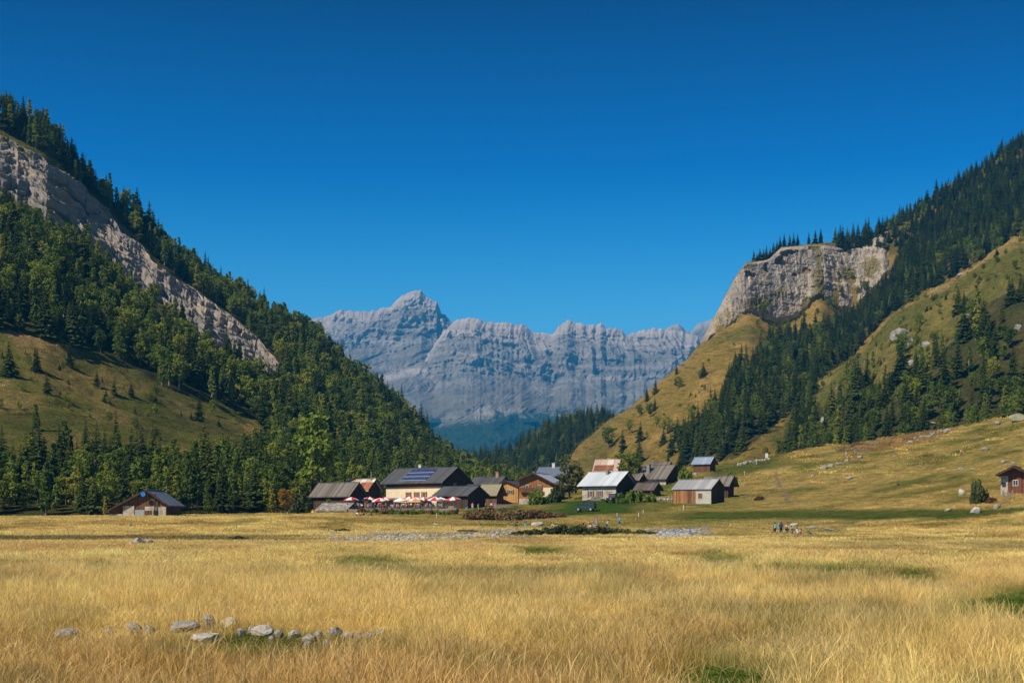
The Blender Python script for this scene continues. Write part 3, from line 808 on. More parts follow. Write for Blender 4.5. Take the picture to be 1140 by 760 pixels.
# ---- where they stand: (px, Y, height, kind, variant, spin)
trees = []
def jitter_grid(px0, px1, y0, y1, sp, lay, prob=1.0):
    x0 = (px0 - CX) / F * y1 if px0 < CX else (px0 - CX) / F * y0
    x1 = (px1 - CX) / F * y1 if px1 > CX else (px1 - CX) / F * y0
    gx = np.arange(x0, x1, sp); gy = np.arange(y0, y1, sp)
    A, B = np.meshgrid(gx, gy)
    A = A + rng.uniform(-.48, .48, A.shape) * sp; B = B + rng.uniform(-.48, .48, B.shape) * sp
    A = A.ravel(); B = B.ravel(); P_ = CX + A / B * F
    ok = (P_ > px0) & (P_ < px1) & (B > y0) & (B < y1); A, B, P_ = A[ok], B[ok], P_[ok]
    i = np.clip(np.searchsorted(YS, B) - 1, 0, len(YS) - 1); j = np.clip(np.searchsorted(PXS, P_) - 1, 0, len(PXS) - 1)
    L_ = LAY[i, j]; z = lookup(H, P_, B); py = HY - (z - CAMZ) / B * F
    pr = forest_mask(P_, py, L_) * (L_ == lay) * prob
    ok = rng.random(len(P_)) < pr
    return P_[ok], B[ok], py[ok]
def put(P_, B, py, mix, hs, hb, clump=None):
    for p, y, q in zip(P_, B, py):
        sm = mix(p, y, q) + .45 * float(fbm(np.array(p / F * y / 22), np.array(y / 26), o=2, s=303))
        if rng.random() < sm: trees.append((p, y, rng.uniform(*hs) * (1 if rng.random() > .12 else 1.25), 's', int(rng.integers(0, len(SPR))), q))
        else:
            v = int(rng.choice([0, 1, 2, 3, 4, 6, 3, 4]))
            trees.append((p, y, rng.uniform(*hb), 'b', v, q))
put(*jitter_grid(-230, 700, 262, 470, 4.4, 1), lambda p, y, q: .26 if p > 170 else .55, (5.5, 13), (5, 11))
put(*jitter_grid(-230, 700, 470, 930, 5.6, 1), lambda p, y, q: .20 + .3 * (q < 210) , (7, 18), (6.5, 14))
put(*jitter_grid(640, 1420, 430, 1000, 6.0, 2), lambda p, y, q: .66, (10, 16), (8, 11))
put(*jitter_grid(800, 1420, 1000, 1420, 6.0, 2), lambda p, y, q: .92, (10, 15), (8, 11))
put(*jitter_grid(760, 1420, 430, 780, 6.2, 3, .85), lambda p, y, q: .40 if p > 900 else .7, (10, 17), (7, 11))
put(*jitter_grid(300, 800, 880, 1330, 6.4, 4, .9), lambda p, y, q: .85, (12, 17), (9, 12))
for lay_, pr_, y0_, y1_ in ((1, .06, 262, 480), (3, .24, 440, 760), (2, .022, 600, 1150), (0, .0012, 250, 420)):
    for p, y in zip(rng.uniform(-150, 1300, 9000), np.sqrt(rng.uniform(y0_ ** 2, y1_ ** 2, 9000))):
        i = min(np.searchsorted(YS, y), len(YS) - 1); j = min(np.searchsorted(PXS, p), len(PXS) - 1)
        if LAY[i, j] != lay_ or FM[i, j] > .3 or rng.random() > pr_: continue
        if lay_ == 2 and Apr[i, j] - 2 > PYG[i, j]: continue
        if lay_ == 2 and 20 > PYG[i, j] - Apb[i, j]: continue
        trees.append((p, y, rng.uniform(1.2, 3.8) * (.6 if lay_ == 0 else 1), 'b' if rng.random() < .75 else 's', 5 if rng.random() < .7 else 1, PYG[i, j]))
# hand placed: (px, foot row, height in picture units, kind, variant)
solo = []
def lone(px, py, hp, kind, var, note, y0=200, y=None):
    Y = y or hit(px, py, y0)
    if Y is None: return
    solo.append((px, Y, hp * Y / F, kind, var, note))
MEAD = [(10, 420, 42, 's', 5), (41, 413, 27, 's', 5), (52, 439, 26, 's', 3), (78, 408, 28, 's', 1), (86, 413, 13, 'b', 5), (108, 431, 21, 's', 3), (118, 448, 17, 's', 5), (127, 439, 20, 's', 1), (146, 441, 18, 's', 3),
        (173, 464, 16, 'b', 2), (40, 480, 30, 'b', 6), (46, 509, 22, 'b', 0), (272, 503, 15, 'b', 0), (222, 468, 30, 's', 1), (236, 462, 18, 'b', 2)]
for m_ in MEAD: lone(*m_, 'grassy clearing on the left mountainside')
SPUR = [(753, 417, 15, 's', 2), (720, 447, 19, 's', 0), (730, 438, 18, 's', 1), (755, 433, 16, 'b', 1), (783, 419, 17, 's', 5), (784, 435, 8, 'b', 0), (769, 441, 7, 's', 5), (757, 453, 5, 'b', 1), (712, 463, 15, 'b', 1),
        (724, 465, 18, 'b', 0), (729, 457, 15, 's', 1), (770, 470, 23, 'b', 0), (789, 458, 15, 'b', 2), (701, 482, 18, 'b', 0), (713, 491, 23, 's', 3), (743, 483, 22, 'b', 1), (739, 494, 20, 's', 5), (731, 476, 15, 'b', 0),
        (763, 488, 19, 'b', 2), (781, 479, 9, 's', 5), (693, 502, 25, 's', 3), (678, 500, 28, 'b', 0), (712, 514, 28, 's', 5), (747, 508, 28, 's', 3), (762, 509, 22, 's', 1),
        (850, 356, 22, 'b', 0), (843.5, 364, 11, 'b', 1), (847, 375, 10, 'b', 0), (817, 385, 5, 'b', 1), (819, 399, 6, 'b', 0), (895, 353, 8, 'b', 1), (910, 352, 10, 'b', 2), (914, 369, 13, 'b', 0), (914, 382, 10, 'b', 1), (890, 388, 20, 's', 1)]
for m_ in SPUR: lone(*m_, 'golden slope below the pale cliff', 600)
for (px, hp, v) in [(839, 14, 1), (843, 10, 5), (846, 15, 3), (850, 14, 5), (853, 18, 0), (857, 14, 5), (861, 17, 1), (865, 15, 3), (869, 16, 2), (873, 17, 0), (879, 15, 1), (884, 17, 2), (888, 15, 0), (900, 15, 2), (908, 16, 1), (914, 17, 0), (930, 18, 1), (936, 22, 2),
                    (943, 20, 1), (950, 24, 0), (955, 21, 1)]:
    Y = float(curve_s(px, [(560, 880), (640, 900), (766, 1000), (870, 1100), (1140, 1250), (1500, 1400), (2600, 1500)])) + 3
    solo.append((px, Y, hp * Y / F * 1.05, 's', v, 'top of the pale cliff'))
for (px, py, hp, v) in [(964, 311, 15, 0), (955, 313, 10, 1), (966, 320, 9, 5), (977, 323, 11, 1), (984, 318, 8, 0), (928, 326, 13, 5), (937, 319, 13, 0), (928, 286, 8, 0), (933, 295, 7, 1), (948, 298, 9, 0), (872, 322, 5, 1), (869, 330, 6, 0), (922, 331, 9, 5)]:
    lone(px, py, hp, 'b', v, 'face of the pale cliff', 700)
    solo[-1] = solo[-1][:1] + (solo[-1][1] - 7,) + solo[-1][2:]
for m_ in [(1110, 284, 9, 's', 5), (1067, 349, 31, 's', 1), (1073, 347, 25, 's', 0), (1086, 321, 5, 'b', 1), (1095, 374, 43, 's', 3), (1024, 364, 18, 'b', 5), (1021, 372, 14, 'b', 1), (1005, 392, 24, 'b', 0), (972, 410, 19, 'b', 4), (952, 458, 62, 's', 1), (1004, 404, 34, 'b', 0),
           (1050, 441, 54, 's', 5), (1032, 432, 46, 'b', 3), (1082, 464, 34, 's', 1), (1097, 463, 26, 'b', 4), (1118, 466, 23, 's', 3), (1132, 440, 24, 'b', 0), (1089, 376, 52, 'b', 6), (1020, 385, 14, 'b', 5), (1130, 300, 12, 'b', 0), (1136, 330, 26, 's', 1)]:
    lone(*m_, 'steep slope above the right pasture', 440)

# ---- which trees show, and how large
allt = [(p, y, h, k, v, q, None) for (p, y, h, k, v, q) in trees] + [(p, y, h, k, v, HY - (gz(p, y) - CAMZ) / y * F, n) for (p, y, h, k, v, n) in solo]
allt.sort(key=lambda t: t[1])
buf = np.zeros((760, 1140), bool)
scored = []
HOR = HORI
for t in allt:
    p, y, h, k, v, q, n = t
    hp = h * F / y; wp = max(1.0, hp * (.13 if k == 's' else .17))
    if p < -wp or p > 1140 + wp: scored.append((0, t)); continue
    i = min(np.searchsorted(YS, y), len(YS) - 1); j = min(np.searchsorted(PXS, p), len(PXS) - 1)
    hz = HORI[max(i - 2, 0), j]
    y0, y1 = int(max(q - hp, 0)), int(min(q, hz + 1, 759)); x0, x1 = int(max(p - wp, 0)), int(min(p + wp, 1139)) + 1
    if y1 <= y0 or x1 <= x0: scored.append((0, t)); continue
    b = buf[y0:y1, x0:x1]; s_ = int((~b).sum()); buf[y0:y1, x0:x1] = True
    scored.append((s_, t))
single, mass = [], {'s': [], 'b': []}
for kind in 'sb':
    lst = sorted([s for s in scored if s[1][3] == kind], key=lambda s: -(s[0] + (1e6 if s[1][6] else 0)))
    single += [s for s in lst[:300] if s[0] > 0 or s[1][6]]
    mass[kind] = [s[1] for s in lst[300:]] + [s[1] for s in lst[:300] if not (s[0] > 0 or s[1][6])]
    print('TREES', kind, len(lst), 'visible', sum(1 for s in lst if s[0] > 0))

def place_words(p, q, y, lay):
    if lay == 1 or p < 560 and y < 1000:
        if q > 512 and p < 118: return 'in the dark tree row left of the lone timber barn'
        if q > 512 and p < 225: return 'in the tree row right behind the lone timber barn'
        if q > 500 and p < 330: return 'in the wood between the lone barn and the village'
        if q > 470 and p < 430: return 'on the wooded slope just behind the first village roofs'
        if q > 470: return 'in the wood behind the chalet with solar panels'
        if q < 330 and p < 330 and q < 146 + p * .85: return 'on the skyline above the grey rock slab'
        if p < 100: return 'in the steep wood between rock slab and left clearing'
        if p < 215: return 'in the steep wood below the middle of the grey rock slab'
        if p < 330: return 'in the wood below the lower tip of the grey rock slab'
        if q < 400: return 'on the left skyline beyond the tip of the rock slab'
        return 'on the wooded shoulder left of the far mountains'
    if lay == 4 or p < 700: return 'on the low dark ridge in front of the far mountains'
    if lay == 2 and q < 290: return 'on the high forested skyline right of the cliff'
    if lay == 2 and p < 880: return 'in the dark forest belt at the bottom of the golden spur'
    if lay == 2: return 'in the forest belt running down beside the cliff'
    if lay == 3 and p > 1040: return 'in the scrubby wood above the top of the right pasture'
    if lay == 3 and p > 940: return 'in the mixed wood above the brown patch of pasture'
    return 'in the dark wood behind the blue roofed hut'
order_words = ['first', 'second', 'third', 'fourth', 'fifth', 'sixth', 'seventh', 'eighth', 'ninth', 'tenth', 'eleventh', 'twelfth', 'thirteenth', 'fourteenth', 'fifteenth', 'sixteenth', 'seventeenth', 'eighteenth', 'nineteenth', 'twentieth',
               'twenty-first', 'twenty-second', 'twenty-third', 'twenty-fourth', 'twenty-fifth', 'twenty-sixth', 'twenty-seventh', 'twenty-eighth', 'twenty-ninth', 'thirtieth', 'thirty-first', 'thirty-second', 'thirty-third', 'thirty-fourth', 'thirty-fifth', 'thirty-sixth']
cnt = {}
soloL = sorted([s for s in single if s[1][6]], key=lambda s: s[1][0])
solo_lab = {}
for s in soloL:
    key = (s[1][6], s[1][3]); cnt[key] = cnt.get(key, 0) + 1
    k_ = cnt[key]
    solo_lab[id(s[1])] = ('%s %s from the left on the %s' % (order_words[k_ - 1], 'dark spruce' if s[1][3] == 's' else 'leafy tree', s[1][6]))
def make_tree(t, label, group):
    p, y, h, k, v, q, n = t
    tm, cm = (SPR if k == 's' else BRD)[v]
    sc = h / (SH if k == 's' else BH)
    nm = 'spruce_tree' if k == 's' else 'broadleaf_tree'
    e = empty(nm, ((p - CX) / F * y, y, gz(p, y) - .1), random.uniform(0, 6.28)); e.scale = (sc * random.uniform(.92, 1.1),) * 2 + (sc,)
    obj('trunk', tm, None, e); c = obj('crown', cm, None, e)
    tag(e, label, 'tree', group)
    return e, c
for s_, t in single:
    lay = int(LAY[min(np.searchsorted(YS, t[1]), len(YS) - 1), min(np.searchsorted(PXS, t[0]), len(PXS) - 1)])
    if t[6]:
        make_tree(t, solo_lab[id(t)], 'spruces standing apart' if t[3] == 's' else 'bushes and leafy trees standing apart')
    else:
        wd = place_words(t[0], t[5], t[1], lay)
        hp = t[2] * F / t[1]
        size = 'tall' if hp > 45 else ('medium' if hp > 25 else 'small')
        kd = 'dark spruce' if t[3] == 's' else ('slender leafy tree' if t[4] in (3, 4, 6) else 'round leafy tree')
        make_tree(t, '%s %s %s' % (size, kd, wd), '%s %ss %s' % (size, kd, wd.split(',')[0]))

# ---- the rest of the forest, scattered copies held by one object each
def library(name, pairs):
    c = bpy.data.collections.new(name)
    for k, (mlist) in enumerate(pairs):
        mb_ = bmesh.new(); mats = []
        for q, me in enumerate(mlist):
            n0 = len(mb_.faces); mb_.from_mesh(me); mb_.faces.ensure_lookup_table()
            for f in mb_.faces[n0:]: f.material_index = q
            mats.append(me.materials[0])
        me2 = bpy.data.meshes.new('%s_%02d' % (name, k)); mb_.to_mesh(me2); mb_.free()
        for m in mats: me2.materials.append(m)
        o = bpy.data.objects.new('%s_%02d' % (name, k), me2); c.objects.link(o)
    return c
def scatter(name, pts, rots, scls, idx, lib, cols=None, label=None):
    n = len(pts)
    me = bpy.data.meshes.new(name); me.vertices.add(n); me.vertices.foreach_set('co', np.asarray(pts, np.float32).ravel())
    a = me.attributes.new('rot', 'FLOAT_VECTOR', 'POINT'); a.data.foreach_set('vector', np.asarray(rots, np.float32).ravel())
    a = me.attributes.new('scl', 'FLOAT_VECTOR', 'POINT'); a.data.foreach_set('vector', np.asarray(scls, np.float32).ravel())
    a = me.attributes.new('idx', 'INT', 'POINT'); a.data.foreach_set('value', np.asarray(idx, np.int32))
    if cols is not None:
        a = me.attributes.new('tint', 'FLOAT_COLOR', 'POINT'); c4 = np.ones((n, 4), np.float32); c4[:, :3] = cols; a.data.foreach_set('color', c4.ravel())
    o = obj(name, me)
    ng = bpy.data.node_groups.new(name + '_nodes', 'GeometryNodeTree')
    ng.interface.new_socket('Geometry', in_out='INPUT', socket_type='NodeSocketGeometry'); ng.interface.new_socket('Geometry', in_out='OUTPUT', socket_type='NodeSocketGeometry')
    gi = ng.nodes.new('NodeGroupInput'); go = ng.nodes.new('NodeGroupOutput')
    ip = ng.nodes.new('GeometryNodeInstanceOnPoints'); ci = ng.nodes.new('GeometryNodeCollectionInfo')
    ci.inputs['Collection'].default_value = lib; ci.inputs['Separate Children'].default_value = True; ci.inputs['Reset Children'].default_value = True
    def na(nm, ty):
        q = ng.nodes.new('GeometryNodeInputNamedAttribute'); q.data_type = ty; q.inputs['Name'].default_value = nm; return q.outputs[0]
    ng.links.new(gi.outputs[0], ip.inputs['Points']); ng.links.new(ci.outputs[0], ip.inputs['Instance'])
    ip.inputs['Pick Instance'].default_value = True
    ng.links.new(na('idx', 'INT'), ip.inputs['Instance Index'])
    er = ng.nodes.new('FunctionNodeEulerToRotation'); ng.links.new(na('rot', 'FLOAT_VECTOR'), er.inputs[0]); ng.links.new(er.outputs[0], ip.inputs['Rotation'])
    ng.links.new(na('scl', 'FLOAT_VECTOR'), ip.inputs['Scale'])
    ng.links.new(ip.outputs[0], go.inputs[0])
    md = o.modifiers.new('scatter', 'NODES'); md.node_group = ng
    tag(o, label, None, kind='stuff')
    return o
for kind, nm, PR, hh, lab in (('s', 'spruce_forest', SPR, SH, 'dark spruce forest covering the upper slopes'), ('b', 'broadleaf_forest', BRD, BH, 'green and yellowing leafy woodland mixed into the slopes')):
    ts = mass[kind]; n = len(ts)
    pts = [((t[0] - CX) / F * t[1], t[1], gz(t[0], t[1]) - .2) for t in ts]
    rots = np.stack([rng.normal(0, .02, n), rng.normal(0, .02, n), rng.uniform(0, 6.28, n)], 1)
    s = np.array([t[2] / hh for t in ts]); wv = rng.uniform(.9, 1.15, n)
    scatter(nm, pts, rots, np.stack([s * wv, s * wv, s], 1), [t[4] for t in ts], library(nm + '_kinds', PR), None, lab)
# ================================================================== GRASS OF THE FIELD
def grass_mat():
    m, nt, out = newmat('dry_grass')
    at = N(nt, 'ShaderNodeAttribute'); at.attribute_type = 'INSTANCER'; at.attribute_name = 'tint'
    oi = nt.nodes.new('ShaderNodeObjectInfo')
    bl = N(nt, 'ShaderNodeAttribute'); bl.attribute_name = 'blade'
    sp = nt.nodes.new('ShaderNodeSeparateColor'); nt.links.new(bl.outputs['Color'], sp.inputs[0])
    v = math_n(nt, 'ADD', .50, math_n(nt, 'MULTIPLY', sp.outputs[0], .95))
    v = math_n(nt, 'MULTIPLY', v, math_n(nt, 'ADD', .82, math_n(nt, 'MULTIPLY', sp.outputs[2], .35)))
    v = math_n(nt, 'MULTIPLY', v, math_n(nt, 'ADD', .85, math_n(nt, 'MULTIPLY', oi.outputs['Random'], .3)))
    vc = nt.nodes.new('ShaderNodeCombineColor')
    for k in range(3): nt.links.new(v, vc.inputs[k])
    c = mix_rgb(nt, 1.0, at.outputs['Color'], vc.outputs[0], 'MULTIPLY')
    c = mix_rgb(nt, math_n(nt, 'MULTIPLY', sp.outputs[1], .55), c, (.60, .45, .22))
    p = N(nt, 'ShaderNodeBsdfDiffuse'); nt.links.new(c, p.inputs['Color'])
    t = N(nt, 'ShaderNodeBsdfTranslucent'); nt.links.new(c, t.inputs['Color'])
    mx = nt.nodes.new('ShaderNodeMixShader'); mx.inputs[0].default_value = .3
    nt.links.new(p.outputs[0], mx.inputs[1]); nt.links.new(t.outputs[0], mx.inputs[2]); nt.links.new(mx.outputs[0], out.inputs['Surface'])
    return m
M_GRASS = grass_mat()
def tuft(seed, nb, rad, hgt, wid, lean=.35, stalks=.12):
    g = np.random.default_rng(seed)
    V, Q, K = [], [], []
    wind = np.array([.5, .1])
    for b in range(nb):
        a = g.uniform(0, 6.283); r = rad * math.sqrt(g.uniform(0, 1))
        x, y = r * math.cos(a), r * math.sin(a)
        st = g.random() < stalks
        h = hgt * g.uniform(.45, 1.0) * (1.35 if st else 1)
        ld = g.uniform(0, 6.283); ll = h * lean * g.uniform(.1, 1.3)
        lx, ly = math.cos(ld) * ll + wind[0] * .12 * h, math.sin(ld) * ll
        wa = g.uniform(0, 3.14); w0 = wid * g.uniform(.6, 1.3) * (.7 if st else 1)
        wx, wy = math.cos(wa) * w0, math.sin(wa) * w0
        pb = len(V); tone = g.uniform(0, 1)
        prof = [(0, 1, 0), (.45, .8, .25), (.8, .55, .62), (1.0, .08, 1.0)] if not st else [(0, .5, 0), (.6, .35, .3), (.82, 1.6, .6), (1.0, .2, 1.0)]
        for (t, w_, cu) in prof:
            z = h * t * (1 - .15 * cu * lean)
            V += [(x + lx * cu - wx * w_, y + ly * cu - wy * w_, z), (x + lx * cu + wx * w_, y + ly * cu + wy * w_, z)]
            K += [(tone, 1.0 if st and t > .5 else 0, t)] * 2
        for s in range(3): Q.append((pb + 2 * s, pb + 2 * s + 1, pb + 2 * s + 3, pb + 2 * s + 2))
    me = np_mesh('tuft', np.array(V), np.array(Q))
    ca = me.color_attributes.new('blade', 'FLOAT_COLOR', 'POINT')
    c4 = np.ones((len(V), 4), np.float32); c4[:, :3] = np.array(K); ca.data.foreach_set('color', c4.ravel())
    me.materials.append(M_GRASS)
    return me
libN = library('near_tufts', [[tuft(400 + k, 90, .30, (.30, .38, .24, .44, .33, .5)[k], .0024, (.5, .6, .8, .45, .9, .5)[k], (.10, .2, .05, .3, .1, .4)[k])] for k in range(6)] + [[tuft(470, 9, .35, .52, .0022, .35, 1.0)], [tuft(471, 6, .45, .60, .0022, .5, 1.0)]])
libM = library('middle_tufts', [[tuft(420 + k, 110, .60, (.32, .40, .26, .42)[k], .0062, .55, .15)] for k in range(4)])
libF = library('distant_tufts', [[tuft(440 + k, 80, 1.3, (.32, .38, .28, .36)[k], .02, .5, .12)] for k in range(4)])
ROCKS_XY = []     # filled below: (x, y, r) kept clear of grass
def grassband(name, y0, y1, dens, lib, nk, s0, s1, label, pasture=False):
    pa, pb = (-560, 1900) if y1 < 50 else ((-380, 1560) if y1 < 120 else (-220, 1360))
    n = int(dens * (y1 ** 2 - y0 ** 2) / 2 * (pb - pa) / 1580)
    Y = np.sqrt(rng.uniform(y0 ** 2, y1 ** 2, n)); P_ = rng.uniform(pa, pb, n)
    X_ = (P_ - CX) / F * Y
    z = lookup(H, P_, Y); py = HY - (z - CAMZ) / Y * F
    c = lookup(C, P_, Y)
    gr = np.clip((c[:, 1] - c[:, 0] + .03) / .07, 0, 1)           # green places: shorter
    cl = fbm(X_ / 1.6, Y / 1.6, o=3, s=500); big = fbm(X_ / 6, Y / 8, o=3, s=501)
    s = .78 * (s0 + (s1 - s0) * rng.random(n)) * (1 + .45 * cl + .35 * big) * (1 - .78 * gr)
    s = s * (1 - .62 * inpoly(P_, py, [(60, 704), (440, 702), (440, 736), (60, 736)]) * (Y < 30))
    keep = (s > .2) & (rng.random(n) < 1.0 - .15 * gr)
    # stream gravel, tracks and rocks stay bare
    keep &= ~((Y < 215) & (inpoly(P_, py, [(355, 601), (430, 595), (600, 591), (600, 600), (520, 603), (380, 606)]) & (rng.random(n) < .85)))
    keep &= ~((Y < 215) & inpoly(P_, py, [(722, 591), (778, 588), (782, 597), (724, 600)]))
    if pasture:
        i = np.clip(np.searchsorted(YS, Y), 0, len(YS) - 1); j = np.clip(np.searchsorted(PXS, P_), 0, len(PXS) - 1)
        keep &= (FM[i, j] < .4) & (LAY[i, j] != 4) & (gr < .97) & (py < HORI[np.maximum(i - 6, 0), j] + 3)
        keep &= ~((P_ > 375) & (P_ < 570) & (Y > 292) & (Y < 380)) & ~((P_ > 570) & (P_ < 730) & (Y > 255) & (Y < 380)) & ~((P_ > 110) & (P_ < 212) & (Y > 240) & (Y < 270)) & ~((P_ > 735) & (P_ < 828) & (Y > 286) & (Y < 318))
        keep &= ~inpoly(P_, py, [(858, 524), (870, 524), (884, 560), (868, 562)])
        if y0 > 400: keep &= ~((LAY[i, j] == 2) & (py < Apb[i, j] + 6))
    for (rx_, ry_, rr) in ROCKS_XY:
        keep &= ~(((X_ - rx_) ** 2 + (Y - ry_ + rr * .8) ** 2 < (rr * 1.15) ** 2))
    col = c * (1 + .22 * cl[:, None] + .20 * big[:, None] + rng.normal(0, .15 if y1 < 50 else .24, (n, 1)))
    yel = rng.random(n) < .06
    col[yel] = col[yel] * [1.2, 1.15, 1.1]
    if pasture: col = col * rng.uniform(.55, 1.35, (n, 1)) * np.where(rng.random((n, 1)) < .3, np.array([[.8, 1.0, .75]]), np.array([[1.05, .98, .9]]))
    col = np.clip(col, .01, .85)
    k = keep
    m = int(k.sum())
    tall = rng.random(m) < .10
    rots = np.stack([rng.normal(0, .06, m), rng.normal(0, .06, m), rng.uniform(0, 6.28, m)], 1)
    idx = np.clip(((cl[k] + 1) / 2 * nk + rng.normal(0, 1.2, m)).astype(int), 0, nk - 1)
    sv = s[k]
    if nk == 6: idx = np.where(tall, 6 + rng.integers(0, 2, m), idx)
    scatter(name, np.stack([X_[k], Y[k], z[k] - .02], 1), rots, np.stack([np.ones(m), np.ones(m), sv], 1), idx, lib, col[k], label)
    print('GRASS', name, m)
# ================================================================== BUILDINGS
WOOD_D = plank('dark_timber', (.085, .05, .03), (.04, .025, .018), 4.5, 'H')
WOOD_B = plank('brown_timber', (.17, .085, .04), (.075, .04, .022), 4.5, 'H')
WOOD_O = plank('orange_timber', (.36, .16, .055), (.20, .08, .03), 4.0, 'H')
WOOD_R = plank('red_timber', (.19, .075, .04), (.09, .04, .025), 4.0, 'H')
OCHRE = plank('ochre_boards', (.55, .32, .10), (.38, .20, .07), 3.0, 'H')
CREAM = simple('cream_render', (.72, .62, .42), (.60, .50, .34), 1.5)
STONE_T = stone_wall('tan_stone', (.46, .39, .30), (.27, .23, .18), (.50, .45, .37), 1.6)
STONE_G = stone_wall('grey_stone', (.40, .37, .33), (.20, .19, .17), (.13, .12, .1), 2.2)
PLASTER = simple('grey_plaster', (.44, .42, .36), (.33, .31, .26), 1.2)
R_SHING = plank('weathered_shingles', (.185, .165, .14), (.09, .08, .07), 2.2, 'X', .95, .7)
R_SLATE = plank('dark_slate', (.085, .088, .092), (.05, .052, .055), 1.6, 'X', .6, .75, .35)
R_METAL = plank('grey_metal_roof', (.19, .215, .25), (.13, .15, .18), .9, 'X', .5, .7, .4)
R_SILVER = plank('pale_metal_roof', (.52, .55, .58), (.40, .43, .46), 1.3, 'X', .45, .75, .5)
R_SILV2 = plank('dull_tin_roof', (.34, .345, .34), (.22, .225, .23), .7, 'X', .55, .7, .4)
R_BLUE = plank('blue_grey_tin', (.27, .33, .42), (.18, .23, .31), .8, 'X', .5, .7, .4)
R_RUST = plank('rusty_tin', (.30, .12, .055), (.16, .065, .035), .9, 'X', .8, .7, .2)
R_WHITE = plank('white_streaked_tin', (.60, .58, .55), (.35, .22, .15), .55, 'X', .6, .7, .3)
R_STONE = stone_wall('stone_slab_roof', (.36, .33, .29), (.17, .155, .14), (.07, .06, .055), 1.7)
R_THATCH = simple('mossy_boards', (.30, .27, .17), (.15, .13, .09), 2.0, sc3=(1, 4, 4))
GLASS = simple('window_glass', (.035, .04, .05), (.02, .022, .03), 2, .35, 0, 0, .3)
FRAME = simple('white_frame', (.62, .60, .55), None, 4)
SHUT = simple('brown_shutter', (.20, .085, .035), (.13, .055, .025), 5)
SOLAR = None
DARK = simple('dark_metal', (.03, .03, .033), None, 4, .5)
BLUEP = simple('blue_paint', (.02, .20, .62), None, 4, .5)
WHITE = simple('white_paint', (.75, .74, .70), (.62, .60, .57), 4, .6)
POSTW = simple('weathered_post', (.30, .26, .20), (.18, .15, .11), 5)

def add_window(parent, T, w, h, shutters=False, wall=None):
    """T maps (along, out, up) in wall space to local coordinates"""
    def bx(mb, a0, a1, o0, o1, u0, u1, m=0):
        P = [T(a, o, u) for a in (a0, a1) for o in (o0, o1) for u in (u0, u1)]
        b = len(mb.v); mb.v += P
        for q in ((0, 1, 3, 2), (4, 6, 7, 5), (0, 4, 5, 1), (2, 3, 7, 6), (0, 2, 6, 4), (1, 5, 7, 3)):
            mb.f.append(tuple(b + k for k in q)); mb.m.append(m)
    mb = MB()
    for (a0, a1, u0, u1) in ((-w / 2, w / 2, -h / 2 - .07, -h / 2 + .02), (-w / 2, w / 2, h / 2 - .02, h / 2 + .07), (-w / 2 - .06, -w / 2 + .02, -h / 2 - .07, h / 2 + .07), (w / 2 - .02, w / 2 + .06, -h / 2 - .07, h / 2 + .07), (-.03, .03, -h / 2, h / 2)):
        bx(mb, a0, a1, .01, .08, u0, u1)
    fr = mb.build('window', FRAME, parent)
    mb = MB(); bx(mb, -w / 2, w / 2, -.02, .03, -h / 2, h / 2); mb.build('pane', GLASS, fr)
    if shutters:
        for s in (-1, 1):
            mb = MB(); bx(mb, s * (w / 2 + .08), s * (w / 2 + .08 + w * .55), .02, .09, -h / 2 - .05, h / 2 + .05); mb.build('shutter', SHUT, parent)

